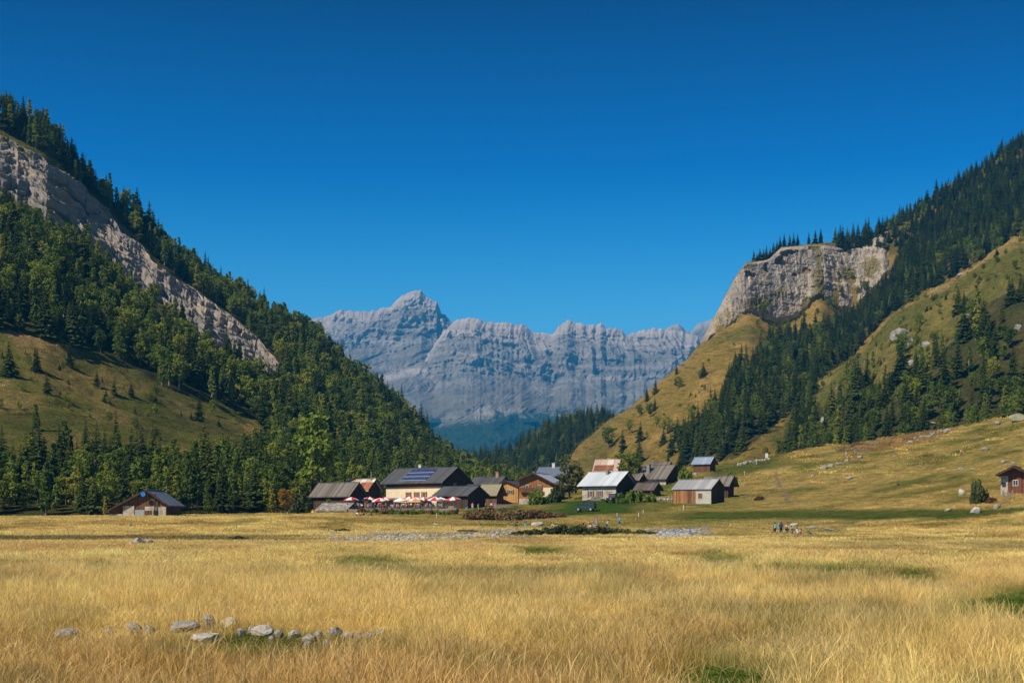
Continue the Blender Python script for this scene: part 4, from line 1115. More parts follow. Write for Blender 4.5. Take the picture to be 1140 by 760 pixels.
def building(name, label, cat, x, y, zb, th, wf, wb, L, hr, hf, hb, walls, roof, ov=.7, ovx=.8, rt=.18, group=None, stone_base=None, wins=(), roofb=None, gable=None, doors=()):
    """ridge along local X; wf / wb half widths towards -Y / +Y; heights above zb; rotation -th"""
    root = empty(name, (x, y, zb), -th)
    D = -2.2; iL = L / 2
    sf = (hr - hf) / (wf + ov) ; sb = (hr - hb) / (wb + ov)
    wtf = hr - sf * wf - .02; wtb = hr - sb * wb - .02
    mb = MB()
    A = [(-iL, -wf, D), (iL, -wf, D), (iL, wb, D), (-iL, wb, D)]
    T = [(-iL, -wf, wtf), (iL, -wf, wtf), (iL, wb, wtb), (-iL, wb, wtb)]
    mb.poly([A[0], A[1], T[1], T[0]], 0); mb.poly([A[2], A[3], T[3], T[2]], 0)
    mb.poly([A[1], A[2], T[2], (iL, 0, hr - .05), T[1]], 1 if gable else 0); mb.poly([A[3], A[0], T[0], (-iL, 0, hr - .05), T[3]], 1 if gable else 0)
    mb.build('wall', [walls, gable or walls], root)
    if stone_base:
        sb_h, sm, ext = stone_base
        m2 = MB(); e = .06
        m2.box(-iL - e, iL + e, -wf - e, wb + e, D, sb_h); m2.build('stone_base', sm, root)
    X0, X1 = -iL - ovx, iL + ovx
    m3 = MB(); n = (0, 0, -rt)
    m3.slab((X0, -wf - ov, hf), (X1, -wf - ov, hf), (X1, 0.02, hr), (X0, 0.02, hr), n, 0)
    r = m3.build('roof', roof, root)
    m4 = MB()
    m4.slab((X0, 0.02, hr - .004), (X1, 0.02, hr - .004), (X1, wb + ov, hb), (X0, wb + ov, hb), n, 0)
    m4.build('roof', roofb or roof, root)
    # ridge cap and barge boards
    m5 = MB(); m5.box(X0 - .03, X1 + .03, -.16, .2, hr - .05, hr + .07); m5.build('ridge_cap', roof, root)
    m6 = MB()
    for xx in (X0 - .05, X1):
        m6.slab((xx, -wf - ov - .02, hf + .03), (xx + .05, -wf - ov - .02, hf + .03), (xx + .05, .02, hr + .03), (xx, .02, hr + .03), (0, 0, -.36))
        m6.slab((xx, .02, hr + .03), (xx + .05, .02, hr + .03), (xx + .05, wb + ov + .02, hb + .03), (xx, wb + ov + .02, hb + .03), (0, 0, -.36))
    m6.build('barge_board', WOOD_D, root)
    for (side, a, u, w, h, sh) in wins:
        if side == 'f': Tt = lambda A_, O_, U_, a=a, u=u: (a + A_, -wf - O_, u + U_)
        elif side == 'g': Tt = lambda A_, O_, U_, a=a, u=u: (iL + O_, a + A_, u + U_)
        else: Tt = lambda A_, O_, U_, a=a, u=u: (-iL - O_, a + A_, u + U_)
        add_window(root, Tt, w, h, sh)
    for (side, a, w, h, dm) in doors:
        m7 = MB()
        if side == 'f': m7.box(a - w / 2, a + w / 2, -wf - .06, -wf + .02, -.3, h)
        else: m7.box(iL - .02, iL + .06, a - w / 2, a + w / 2, -.3, h)
        m7.build('door', dm, root)
    if group: pass
    tag(root, label, cat, group)
    root['dims'] = 0; del root['dims']
    return root, dict(sf=sf, sb=sb, hr=hr, iL=iL, wf=wf, wb=wb)
def chimney(root, x, y, z0, z1, w=.55, mat=None, cap=True, parent=None):
    mb = MB(); mb.box(x - w / 2, x + w / 2, y - w / 2, y + w / 2, z0, z1, 0)
    if cap: mb.box(x - w / 2 - .1, x + w / 2 + .1, y - w / 2 - .1, y + w / 2 + .1, z1 + .003, z1 + .12, 0)
    mb.build('chimney', mat or STONE_T, parent or root)
def bypix(pl, pr, pg, Y, th, pyr, pye, pyb, ov=.7, ovx=.8, Wt=None):
    """sizes from the picture: front eave from pl to pr, rear eave corner at pg"""
    k = ((pl + pr) / 2 - CX) / F
    Lt = (pr - pl) / F * Y / (math.cos(th) + k * math.sin(th))
    Wt = Wt or (pg - pr) / F * Y / (math.sin(th) - k * math.cos(th))
    r = np.array([math.cos(th), -math.sin(th)]); b = np.array([math.sin(th), math.cos(th)])
    # left corner depth chosen so that the front middle is at Y
    c0 = np.array([(((pl + pr) / 2) - CX) / F * Y, Y])
    c = c0 + b * Wt / 2
    zb = zr(pyb, Y)
    hr_ = zr(pyr, c[1]) - zb; he = zr(pye, Y) - zb
    return dict(x=c[0], y=c[1], zb=zb, th=th, wf=Wt / 2 - ov, wb=Wt / 2 - ov, L=Lt - 2 * ovx, hr=hr_, hf=he, hb=he, ov=ov, ovx=ovx)

TH = R(36)
# lone barn on the left
Yb = 247
root, q = building('timber_barn', 'lone dark timber barn with grey metal roof behind the left end of the field', 'barn', (163 - CX) / F * Yb + .25, Yb + 4.5, zr(574, Yb), R(93), 6.7, 3.5, 8.5,
                   zr(544.5, Yb) - zr(574, Yb), zr(569, Yb) - zr(574, Yb), zr(562, Yb) - zr(574, Yb), WOOD_B, R_METAL, .5, .8, stone_base=None)
iL = q['iL']
mb = MB(); mb.box(iL + .02, iL + .2, -4.2, -2.2, -2, 1.75); mb.build('stone_wall_panel', STONE_T, root)
mb = MB(); mb.box(iL + .02, iL + .2, -6.7, -4.3, -2, .35); mb.build('stone_plinth', STONE_T, root)
mb = MB(); mb.box(iL + .02, iL + .2, 2.1, 3.4, -2, 1.6); mb.box(iL + .02, iL + .2, -.3, 2.09, .9, 1.65); mb.box(iL + .02, iL + .2, .95, 1.2, -2, .89); mb.build('stone_wall_panel', STONE_T, root)
mb = MB(); mb.box(iL + .02, iL + .12, -2.1, -.4, -2, 1.05); mb.build('shutter', simple('grey_boards', (.33, .34, .35), None, 4), root)
mb = MB(); mb.box(iL + .02, iL + .12, -.3, .9, -2, .85); mb.build('door', WOOD_R, root)
mb = MB(); mb.box(iL + .02, iL + .10, 1.25, 2.05, -2, .85); mb.build('window', GLASS, root)
mb = MB(); mb.tube((iL + 1.0, -.35, 3.75), (iL + 1.08, -.35, 3.75), .42, .42, 16); mb.build('round_sign', BLUEP, root)
mb = MB(); mb.tube((iL + .5, 1.55, -1), (iL + .5, 1.55, 3.6), .12, .12, 8); mb.tube((iL + .5, 1.55, 3.61), (iL + .5, 1.55, 3.8), .2, .2, 8); mb.build('chimney_pipe', DARK, root)

def solar_mat():
    m, nt, out = newmat('solar_cells')
    tc = nt.nodes.new('ShaderNodeTexCoord'); br = N(nt, 'ShaderNodeTexBrick'); br.offset = 0
    br.inputs['Color1'].default_value = (.022, .035, .10, 1); br.inputs['Color2'].default_value = (.03, .05, .13, 1); br.inputs['Mortar'].default_value = (.10, .12, .17, 1)
    br.inputs['Scale'].default_value = 1.0; br.inputs['Mortar Size'].default_value = .03; br.inputs['Brick Width'].default_value = 1.0; br.inputs['Row Height'].default_value = 1.6
    nt.links.new(tc.outputs['Object'], br.inputs['Vector'])
    finish(nt, out, br.outputs['Color'], .2, None, spec=.6)
    return m
SOLAR = solar_mat()

# brown barn with shingle roof, first of the village
d = bypix(343, 389, 411, 322, TH, 537, 552, 568, .8, .9)
building('timber_barn', 'dark barn with long weathered brown shingle roof at the left end of the village', 'barn', walls=WOOD_D, roof=R_SHING, rt=.25, **d, wins=[('f', -2.5, .9, .8, .7, False)])
# rusty barn behind it
d = bypix(378, 410, 428, 334, TH, 533, 546, 566, .6, .7)
root, q = building('timber_barn', 'dark barn behind the shingle barn with rusty red roof streaked white', 'barn', walls=WOOD_D, roof=R_WHITE, **d)
mb = MB(); iL = q['iL']; mb.slab((iL - 3.2, -q['wf'] - .62, d['hf'] + .0), (iL + .72, -q['wf'] - .62, d['hf'] + .0), (iL + .72, -.9, q['hr'] - q['sf'] * .9 + .03), (iL - 3.2, -.9, q['hr'] - q['sf'] * .9 + .03), (0, 0, .06)); mb.build('rusty_roof_sheet', R_RUST, root)
mb = MB(); mb.tube((iL - .6, -.3, q['hr'] - 1), (iL - .6, -.3, q['hr'] + 1.4), .14, .14, 8); mb.tube((iL - .6, -.3, q['hr'] + 1.41), (iL - .6, -.3, q['hr'] + 1.6), .22, .2, 8); mb.build('chimney_pipe', POSTW, root)
# low shed roofed with stone slabs
d = bypix(350, 386, 393, 305, R(30), 559.5, 567.5, 570, .4, .4, Wt=5.5)
building('stone_shed', 'low shed with grey stone slab roof in front of the shingle barn', 'shed', walls=STONE_G, roof=R_STONE, rt=.25, **d)
# large chalet
d = bypix(422, 492, 528, 350, TH, 520.5, 537, 566, 1.2, 1.1)
root, q = building('large_chalet', 'large cream and timber chalet with dark slate roof and solar panels beside the terrace', 'chalet', walls=CREAM, roof=R_SLATE, rt=.28, gable=WOOD_D, **d,
                   wins=[('f', a, 3.45, .8, 1.25, True) for a in (-1.6, 1.0, 3.4)] + [('f', a, 1.2, .9, 1.2, False) for a in (-6.0, -3.6, 5.2)] + [('g', -2.4, 3.3, .9, 1.1, True), ('g', 2.4, 3.3, .9, 1.1, True), ('g', 0, 5.8, .9, .8, False)], doors=[('f', 4.3, 1.1, 2.1, WOOD_B)])
iL, wf, hr, sf = q['iL'], q['wf'], q['hr'], q['sf']
mb = MB(); mb.box(-iL, iL, -wf - .05, -wf + .01, hr - sf * wf - 1.75, hr - sf * wf - .1); mb.build('timber_upper_wall', WOOD_B, root)
slen = wf + 1.2
for row in range(3):
    y1 = -.12 * slen - row * slen * .26; y0 = y1 - slen * .235
    mb = MB(); mb.slab((-3.9 + 0 * row, y0, hr + sf * y0 + .12), (4.2, y0, hr + sf * y0 + .12), (4.2, y1, hr + sf * y1 + .12), (-3.9, y1, hr + sf * y1 + .12), (0, 0, -.05))
    sp_ = mb.build('solar_panel', SOLAR, root)
    mb = MB(); mb.slab((-4.0, y0 - .09, hr + sf * (y0 - .09) + .16), (4.3, y0 - .09, hr + sf * (y0 - .09) + .16), (4.3, y0 - .01, hr + sf * (y0 - .01) + .16), (-4.0, y0 - .01, hr + sf * (y0 - .01) + .16), (0, 0, -.06)); mb.build('panel_rail', simple('bright_aluminium', (.45, .47, .5), None, 3, .4), sp_)
chimney(root, -2.6, .9, hr - 1, hr + .8, .8, FRAME)
ORC = simple('orange_canvas', (.80, .42, .12), (.72, .36, .10), 1.5, .8)
mb = MB(); mb.slab((-2.9, -wf - 3.4, 1.85), (5.0, -wf - 3.4, 1.85), (5.0, -wf - .1, 2.75), (-2.9, -wf - .1, 2.75), (0, 0, -.05)); aw = mb.build('awning', ORC, root)
mb = MB(); mb.box(-2.9, 5.0, -wf - 3.43, -wf - 3.39, 1.55, 1.85); mb.build('valance', ORC, aw)
mb = MB(); mb.slab((-iL - .3, -wf - 3.0, 2.0), (-3.1, -wf - 3.0, 2.0), (-3.1, -wf - .1, 2.7), (-iL - .3, -wf - .1, 2.7), (0, 0, -.12)); mb.build('porch_roof', R_SLATE, root)
for xx in (-iL, -3.4):
    mb = MB(); mb.box(xx - .08, xx + .08, -wf - 2.8, -wf - 2.64, -1, 1.85); mb.build('porch_post', WOOD_B, root)
# open shed on the right of the terrace
d = bypix(481, 521, 536, 338, TH, 541, 551, 566, .8, .7, Wt=8.5)
building('timber_shed', 'dark slate roofed open shed between terrace and large chalet', 'shed', walls=WOOD_D, roof=R_SLATE, rt=.25, **d)
# grey roof with chimney, behind
d = bypix(520, 555, 562, 372, R(28), 530.5, 539, 560, .6, .6, Wt=8)
root, q = building('stone_chalet', 'chalet with grey slate roof and square brick chimney right of the large chalet', 'chalet', walls=STONE_T, roof=R_SLATE, **d)
chimney(root, 2.3, 0, q['hr'] - .8, q['hr'] + 1.1, .8, simple('brick', (.42, .22, .15), None, 5))
d = bypix(530, 553, 565, 352, R(42), 538.5, 551, 563, .7, .7)
building('timber_shed', 'small shed with pale mossy board roof right of the terrace', 'shed', walls=WOOD_B, roof=R_THATCH, rt=.22, **d)
# ochre house
Yb = 356
building('timber_house', 'ochre boarded house with dark slate roof left of the big orange gable', 'house', (568 - CX) / F * Yb, Yb + 4, zr(556, Yb), R(108), 3.0, 3.4, 8, zr(534, Yb) - zr(556, Yb), zr(541, Yb) - zr(556, Yb), zr(541, Yb) - zr(556, Yb), OCHRE, R_SLATE, .6, .6,
         wins=[('g', -1.2, 1.9, .8, .9, True), ('g', 1.4, 1.9, .8, .9, True)])
# big gable chalet
Yb = 345
root, q = building('gable_chalet', 'big orange brown timber gable chalet with pale metal roof facing the field', 'chalet', (598 - CX) / F * Yb + 1.0, Yb + 5, zr(557, Yb), R(107), 3.9, 4.6, 11, zr(526, Yb) - zr(557, Yb), zr(534.5, Yb) - zr(557, Yb), zr(539, Yb) - zr(557, Yb), WOOD_O, R_SILVER, .9, 1.1,
               wins=[('g', -1.9, 3.3, .7, .9, True), ('g', 1.2, 3.3, .7, .9, True), ('g', 0, 1.0, .8, 1.0, False)], stone_base=None)
iL = q['iL']; mb = MB(); mb.box(iL + .01, iL + .14, 2.2, q['wb'] + .03, -2, 3.1); mb.build('white_corner_wall', CREAM, root)
mb = MB(); mb.box(iL + .01, iL + .2, -q['wf'], 2.19, -2, .5); mb.build('stone_base', STONE_T, root)
mb = MB(); mb.box(iL + .2, iL + 1.0, -q['wf'] + .3, 2.0, 2.15, 2.3); mb.box(iL + .95, iL + 1.0, -q['wf'] + .3, 2.0, 2.3, 3.1); mb.build('balcony', WOOD_B, root)
# blue grey roof behind
d = bypix(594, 630, 636, 392, R(20), 519.5, 530, 548, .6, .6, Wt=9)
root, q = building('timber_house', 'house with blue grey slate roof rising behind the big orange gable', 'house', walls=WOOD_D, roof=simple('blue_slate', (.13, .16, .21), (.09, .11, .15), 3, .5), **d)
chimney(root, -.3, 0, q['hr'] - .8, q['hr'] + 1.0, .8, FRAME)
# silver roofed chalet
d = bypix(642, 687, 713, 328, TH, 525, 540, 557, .9, .9)
root, q = building('stone_chalet', 'tan stone chalet with pale silver metal roof and brown shutters beside the mown lawn', 'chalet', walls=STONE_T, roof=R_SILVER, gable=WOOD_D, **d,
                   wins=[('f', -2.2, 1.6, .75, 1.3, True), ('f', .2, 1.6, .75, 1.3, True)], doors=[('f', 3.1, 1.0, 2.0, SHUT)])
iL, wf, hr, sf = q['iL'], q['wf'], q['hr'], q['sf']
mb = MB(); mb.box(-iL - .04, iL + .04, -wf - .07, -wf + .01, hr - sf * wf - .95, hr - sf * wf - .12); mb.build('timber_upper_wall', WOOD_B, root)
mb = MB(); mb.box(2.2, 2.28, -wf - .10, -wf - .02, 1.2, 2.2); mb.build('shutter', SHUT, root)
chimney(root, .3, -.9, hr - 1.2, hr + .3, .6, POSTW)
# far rusty roof
d = bypix(659, 688, 694, 372, R(18), 511, 524, 536, .4, .4, Wt=6)
root, q = building('timber_barn', 'far barn with white streaked rusty roof above the silver roof', 'barn', walls=WOOD_R, roof=R_WHITE, **d)
mb = MB(); iL = q['iL']; y0 = -q['wf'] - .42; y1 = y0 * .52; mb.slab((-iL, y0, d['hf'] + .02), (iL - 1, y0, d['hf'] + .02), (iL - 1, y1, q['hr'] + q['sf'] * y1 + .03), (-iL, y1, q['hr'] + q['sf'] * y1 + .03), (0, 0, .06)); mb.build('rusty_roof_sheet', R_RUST, root)
# dark sheds right of the silver roof
d = bypix(704, 728, 739, 326, TH, 537, 545, 558, .6, .5)
building('timber_shed', 'small dark shed with brown roof between silver roofed chalet and low stone wall', 'shed', walls=WOOD_D, roof=plank('dark_brown_roof', (.12, .095, .085), (.07, .055, .05), 2, 'X', .7, .7, .3), **d)
d = bypix(700, 712, 721, 340, TH, 527, 534, 556, .5, .4)
building('timber_shed', 'tiny dark gabled shed squeezed behind the silver roofed chalet', 'shed', walls=WOOD_D, roof=R_SHING, **d)
# stone shingle chalet
d = bypix(705, 742, 756, 352, TH, 517.5, 532.5, 545, .7, .6, Wt=9)
root, q = building('stone_chalet', 'stone chalet with big weathered brown shingle roof and tall square chimney', 'chalet', walls=STONE_T, roof=R_SHING, rt=.25, gable=WOOD_D, **d)
chimney(root, -1.6, -q['wf'] * .62, q['hr'] - 3, q['hr'] + .1, .8, simple('grey_chimney_stone', (.24, .22, .21), None, 4))
d = bypix(720, 744, 748, 366, R(20), 514, 519, 530, .4, .4, Wt=6)
building('timber_shed', 'low dark roofed shed showing just above the big shingle roof', 'shed', walls=STONE_G, roof=R_SHING, **d)
# tin roofed barn, two tone wall
d = bypix(747, 792, 803, 292, TH, 533.5, 544, 561, .35, .3, Wt=6.5)
root, q = building('timber_barn', 'barn with dull tin roof, half orange boards and half grey plaster wall', 'barn', walls=PLASTER, roof=R_SILV2, gable=WOOD_D, rt=.12, **d, wins=[('f', 1.9, 1.7, 1.0, 1.15, False)])
iL = q['iL']; mb = MB(); mb.box(-iL - .04, iL - 3.55, -q['wf'] - .1, -q['wf'] + .01, .15, q['hr'] - q['sf'] * q['wf'] - .12)
mb.build('board_wall', plank('patchy_boards', (.42, .19, .07), (.10, .05, .03), 3.2, 'X', .85, .3), root)
mb = MB(); mb.box(iL - 2.55, iL - 1.5, -q['wf'] - .1, -q['wf'] - .02, 1.1, 2.25) if False else mb.box(1.45, 2.35, -q['wf'] - .1, -q['wf'] - .085, 1.2, 2.2); mb.build('shutter', SHUT, root)
mb = MB(); mb.box(-iL - .05, iL - 3.6, -q['wf'] - .25, -q['wf'] - .12, -1, .12); mb.build('stone_base', STONE_G, root)
# brown barn behind it
d = bypix(779, 812, 823, 304, TH, 529.5, 540.5, 558, .9, .8)
building('timber_barn', 'dark timber barn with brown shingle roof right behind the tin roofed barn', 'barn', walls=WOOD_D, roof=R_SHING, rt=.2, **d)
# blue tin roofed hut on the rise
d = bypix(769, 791, 799.5, hit(785, 526, 300), TH, 508.5, 516, 526, .5, .5)
building('timber_hut', 'small hut with blue grey tin roof on the rise above the village', 'hut', walls=WOOD_B, roof=R_BLUE, **d)
# cabin at the right edge
Yb = 218
root, q = building('timber_cabin', 'red brown timber cabin with dark roof at the right edge below the pasture', 'cabin', (1129 - CX) / F * Yb + 1.48, Yb + 3.15, zr(546, Yb), R(115), 1.9, 2.4, 7, zr(518.5, Yb) - zr(546, Yb), zr(528, Yb) - zr(546, Yb), zr(529, Yb) - zr(546, Yb), WOOD_R, R_SLATE, .7, 1.3,
               wins=[('g', .2, 1.2, .7, .8, False)])
iL = q['iL']; mb = MB(); mb.box(iL + .01, iL + .12, -q['wf'] - .05, -.9, -2, 2.3); sw = mb.build('stone_wall_panel', STONE_T, root)
mb = MB(); mb.box(iL + .13, iL + .17, -1.75, -1.2, .6, 1.25); mb.build('window', GLASS, sw)

# ================================================================== ROCKS
M_ROCK = simple('grey_rock', (.36, .33, .28), (.15, .14, .125), 2.2, .95, .5, .15)
M_ROCKP = simple('pale_rock', (.50, .47, .40), (.24, .22, .19), 2.0, .95, .5, .15)
M_ROCKL = simple('lichen_rock', (.28, .29, .15), (.18, .17, .13), 1.6, .95, .5, .15)
def rock_mesh(seed, mat):
    bm = bmesh.new(); bmesh.ops.create_icosphere(bm, subdivisions=4, radius=1)
    V = np.array([v.co for v in bm.verts])
    g = np.random.default_rng(seed)
    for _ in range(7):      # flat broken faces
        n = unit(g.normal(0, 1, 3)); dd = g.uniform(.55, .85)
        s = V @ n; V = V - np.where(s > dd, s - dd, 0)[:, None] * n
    r = 1 + .10 * fbm(V[:, 0] * 2 + seed, V[:, 1] * 2, V[:, 2] * 2, o=4, s=seed) + .03 * fbm(V[:, 0] * 9 + seed, V[:, 1] * 9, V[:, 2] * 9, o=2, s=seed)
    V = V * r[:, None]
    for v, c in zip(bm.verts, V): v.co = c
    me = bpy.data.meshes.new('rock'); bm.to_mesh(me); bm.free(); me.materials.append(mat)
    return me
RK = [rock_mesh(600 + k, M_ROCK) for k in range(5)]; RP = [rock_mesh(620 + k, M_ROCKP) for k in range(3)]; RLi = [rock_mesh(640 + k, M_ROCKL) for k in range(2)]
def rock(px, py, wpx, hpx, label, group=None, kind=0, y0=8, Y=None, name='rock'):
    Y = Y or hit(px, py, y0)
    w_ = wpx / F * Y / 2; h_ = hpx / F * Y
    if Y < 60:
        Y = hit(px, py + 3, y0) or Y; h_ = h_ * .9 + .05; w_ *= random.uniform(.9, 1.2)
    elif Y > 200: w_ *= .85; h_ *= .85
    lib_ = (RK, RP, RLi)[kind]
    me = lib_[random.randrange(len(lib_))]
    o = obj(name, me, None, None, ((px - CX) / F * Y, Y, gz(px, Y) + h_ * .32), random.uniform(0, 6.28))
    o.scale = (w_ * random.uniform(.95, 1.1), w_ * random.uniform(.75, 1.05), h_ * .68)
    o.rotation_euler = (random.uniform(-.12, .12), random.uniform(-.12, .12), random.uniform(-3, 3))
    if Y > 200: o.scale.x *= random.uniform(.8, 1.25)
    tag(o, label, 'rock', group)
    ROCKS_XY.append(((px - CX) / F * Y, Y, w_))
    return o
rock(232, 697, 17, 14, 'dark shadowed grey boulder standing upright in the foreground stone row', 'stones in the golden grass', 0)
rock(254, 696, 24, 11, 'whitest wide stone at the back of the foreground stone row', 'stones in the golden grass', 1)
rock(229, 711, 40, 9, 'long flat pale stone lying nearest the viewer in the foreground stone row', 'stones in the golden grass', 1)
rock(203, 700, 32, 11, 'pale sloping stone left of the upright dark boulder', 'stones in the golden grass', 0)
rock(148, 702, 26, 9, 'brownish grey stone half sunk in grass left of the foreground stone row', 'stones in the golden grass', 0)
rock(166, 702, 14, 6, 'small pale stone touching the brownish half sunk stone', 'stones in the golden grass', 0)
rock(122, 703, 9, 6, 'small lone grey stone left of the brownish half sunk stone', 'stones in the golden grass', 0)
rock(74, 706, 24, 8, 'grass covered grey stone furthest left in the foreground', 'stones in the golden grass', 0)
for (px, py, w_, h_, k) in [(292, 703, 22, 8, 1), (281, 701, 9, 5, 0), (310, 706, 11, 5, 0), (328, 706, 13, 7, 1), (268, 704, 12, 5, 0), (345, 711, 16, 6, 0), (355, 707, 14, 5, 0), (372, 705, 18, 8, 0), (387, 707, 15, 5, 1), (400, 708, 10, 4, 0), (412, 707, 13, 5, 0), (424, 704, 11, 4, 0),
                        (343, 718, 12, 4, 0), (364, 716, 9, 4, 0), (302, 711, 9, 4, 0)]:
    rock(px, py, w_, h_, 'small grey stone in the line through the grass right of the pale boulders', 'small stones in a line through the foreground grass', k)
rock(155, 606, 17, 8, 'tallest dark jagged rock of the heap beside the ditch on the left', None, 0, y0=90)
rock(166, 606, 13, 6, 'dark rock at the right end of the heap beside the ditch', None, 0, y0=90)
rock(147, 607, 10, 5, 'small pale rock at the left end of the heap beside the ditch', None, 1, y0=90)
rock(145, 586, 8, 4, 'small dark rock in the field in front of the lone barn', None, 0, y0=180)
rock(842, 623, 20, 5, 'flat grey rock lying alone in the field below the sitting hikers', None, 1, y0=80)
rock(884, 586, 11, 6, 'pale boulder behind the blue backpack by the hikers', None, 1, y0=150)
rock(905, 588, 12, 3, 'thin pale stone slab right of the hikers', None, 0, y0=150)
rock(923, 590, 15, 2.5, 'long low pale stone right of the reclining hiker', None, 1, y0=150)
rock(598, 586, 18, 8, 'large pale rounded boulder behind the bathers by the stream', None, 1, y0=180)
rock(1086, 571, 17, 9, 'largest pale boulder on the green meadow below the right cabin', None, 1, y0=150)
rock(1110, 566, 12, 6, 'grey rock right of the largest pale boulder below the cabin', None, 0, y0=150)
rock(1055, 569, 14, 5, 'flat mossy rock left of the largest pale boulder below the cabin', None, 2, y0=150)
rock(1071, 551, 13, 9, 'pointed pale rock left of the round bush by the right cabin', None, 1, y0=150)
rock(1132, 469, 30, 11, 'big lichen covered outcrop on the crest at the right edge', None, 2, y0=250)
rock(1111, 472, 10, 5, 'small grey rock left of the lichen covered outcrop', None, 0, y0=250)
for (px, py, w_, h_) in [(917, 522, 14, 5), (925, 520, 10, 5), (934, 517, 12, 4), (943, 514, 8, 4), (958, 510, 7, 4), (946, 533, 9, 4), (1000, 540, 7, 3), (996, 509, 6, 3), (1027, 517, 6, 3), (1070, 523, 9, 3), (1083, 523, 8, 3), (1097, 501, 12, 4), (1118, 515, 8, 4), (1128, 517, 8, 4), (1038, 472, 9, 3), (949, 486, 6, 3), (1125, 566, 6, 3), (846, 513, 6, 2.5), (905, 530, 6, 3)]:
    rock(px, py, w_, h_, 'small pale stone scattered on the right pasture', 'small stones on the right pasture', 0, y0=200)
for k in range(26):
    t_ = k / 25.0
    rock(1012 + 45 * t_ + random.uniform(-2, 2), 489.5 - 13 * t_ + random.uniform(-2.2, 2.2) + 3, random.uniform(3, 6), random.uniform(2, 3.4), 'grey stone in the line of rubble running up the right pasture', 'rubble line on the right pasture', random.choice([0, 0, 1]), y0=240)
for (px0, py0, px1, py1, n, lab, grp, yy) in [(724, 556, 750, 556, 22, 'pale stone in the low dry wall left of the tin roofed barn', 'low dry wall by the tin roofed barn', 292), (754, 531, 775, 528, 16, 'brownish stone in the rubble wall above the tin roofed barn', 'rubble wall above the barn', 330),
                              (822, 517, 855, 511, 18, 'reddish stone of the broken wall left of the white board', 'broken wall on the rise', 340)]:
    for k in range(n):
        t_ = k / (n - 1.0)
        Y = hit(px0 + (px1 - px0) * t_, py0 + (py1 - py0) * t_ + 1.0, yy - 60) or yy
        rock(px0 + (px1 - px0) * t_ + random.uniform(-.5, .5), py0, random.uniform(2.4, 3.6), random.uniform(3, 5), lab, grp, random.choice([0, 1]), Y=Y)
for (px, py, w_, h_, lab) in [(1003, 374, 18, 13, 'largest grey outcrop on the slope below the golden crest'), (1012, 381, 14, 11, 'grey outcrop touching the right of the largest one below the golden crest'), (1064, 350, 12, 5, 'thin grey ledge beside the lone pair of spruces on the right slope'),
                              (1031, 384, 14, 8, 'pale ledge on the slope right of the two big outcrops'), (1077, 352, 8, 6, 'small outcrop right of the thin grey ledge'), (1132, 366, 12, 9, 'outcrop among scrub at the right edge of the slope'), (917, 471, 13, 11, 'grey rock half hidden in the wood above the brown pasture patch'),
                              (1015, 405, 9, 7, 'small outcrop among trees in the middle of the right slope'), (1070, 306, 12, 4, 'bare stony scar under the golden crest'), (876, 388, 10, 8, 'outcrop on the spur in front of the dark forest belt'), (932, 372, 16, 12, 'pale outcrop below the right part of the cliff'), (1108, 405, 10, 7, 'brownish outcrop in the scrubby wood on the right')]:
    o = rock(px, py, w_ * 1.1, h_ * 1.25, lab, None, 0, y0=430, name='rock_outcrop'); o.location.z -= h_ * 0 + o.scale.z * .55; o.scale.x *= 1.3
# river stones beside the stream: beyond counting
for pass_ in range(1):
    n = 1500; px = rng.uniform(352, 610, n); py = rng.uniform(590, 604, n)
    px2 = rng.uniform(716, 792, 420); py2 = rng.uniform(588, 600, 420)
    px = np.concatenate([px, px2]); py = np.concatenate([py, py2]); keep = []
    pts, scl = [], []
    dens = fbm(px / 18, py / 2.2, o=3, s=700)
    for a, b, dn in zip(px, py, dens):
        if a < 640 and (abs(b - (599 - (a - 355) * .022)) > 6 or dn < -.05): continue
        if a > 640 and dn < -.25: continue
        Y = hit(a, b, 120)
        if Y is None or Y > 222: continue
        s = .13 * random.uniform(.6, 2.2)
        pts.append(((a - CX) / F * Y, Y, gz(a, Y) + s * .25)); scl.append((s * random.uniform(.9, 1.5), s, s * .7))
    n = len(pts)
    cl_ = bpy.data.collections.new('river_stone_kinds')
    for k, me in enumerate([RK[0], RP[0], RP[1], RK[2]]): cl_.objects.link(bpy.data.objects.new('stone_kind_%d' % k, me))
    scatter('river_stones', pts, np.stack([rng.uniform(-.3, .3, n), rng.uniform(-.3, .3, n), rng.uniform(0, 6.28, n)], 1), scl, rng.integers(0, 4, n), cl_, None, 'pale washed gravel and stones beside the stream')
# water of the stream
def water_mat():
    m, nt, out = newmat('stream_water')
    g = nt.nodes.new('ShaderNodeNewGeometry'); f = noise_n(nt, 1.6, 5, .65, g.outputs['Position'], (1, .6, 1))
    c = ramp(nt, f, [(.45, (.10, .17, .24)), (.58, (.30, .34, .38)), (.66, (.75, .78, .80))])
    finish(nt, out, c, .18, f, .8, .3, .5)
    return m
M_WATER = water_mat()
def strip(name, pts, mat, dz=.03, kind='structure', n=40):
    """a ribbon lying on the ground between an upper and a lower picture curve"""
    (up_, lo_) = pts
    a = np.linspace(up_[0][0], up_[-1][0], n); V = []; m = 9
    for p in a:
        u_ = float(curve(p, up_)); l_ = float(curve(p, lo_))
        Y0 = hit(p, l_, 100) or 170; Y1 = hit(p, u_, 100) or 200
        for j in range(m):
            Y = Y0 + (Y1 - Y0) * j / (m - 1); V.append(((p - CX) / F * Y, Y, gz(p, Y) + dz))
    q = [(i * m + j, (i + 1) * m + j, (i + 1) * m + j + 1, i * m + j + 1) for i in range(n - 1) for j in range(m - 1)]
    me = np_mesh(name, np.array(V), np.array(q), True)
    return tag(obj(name, me, mat), kind=kind)
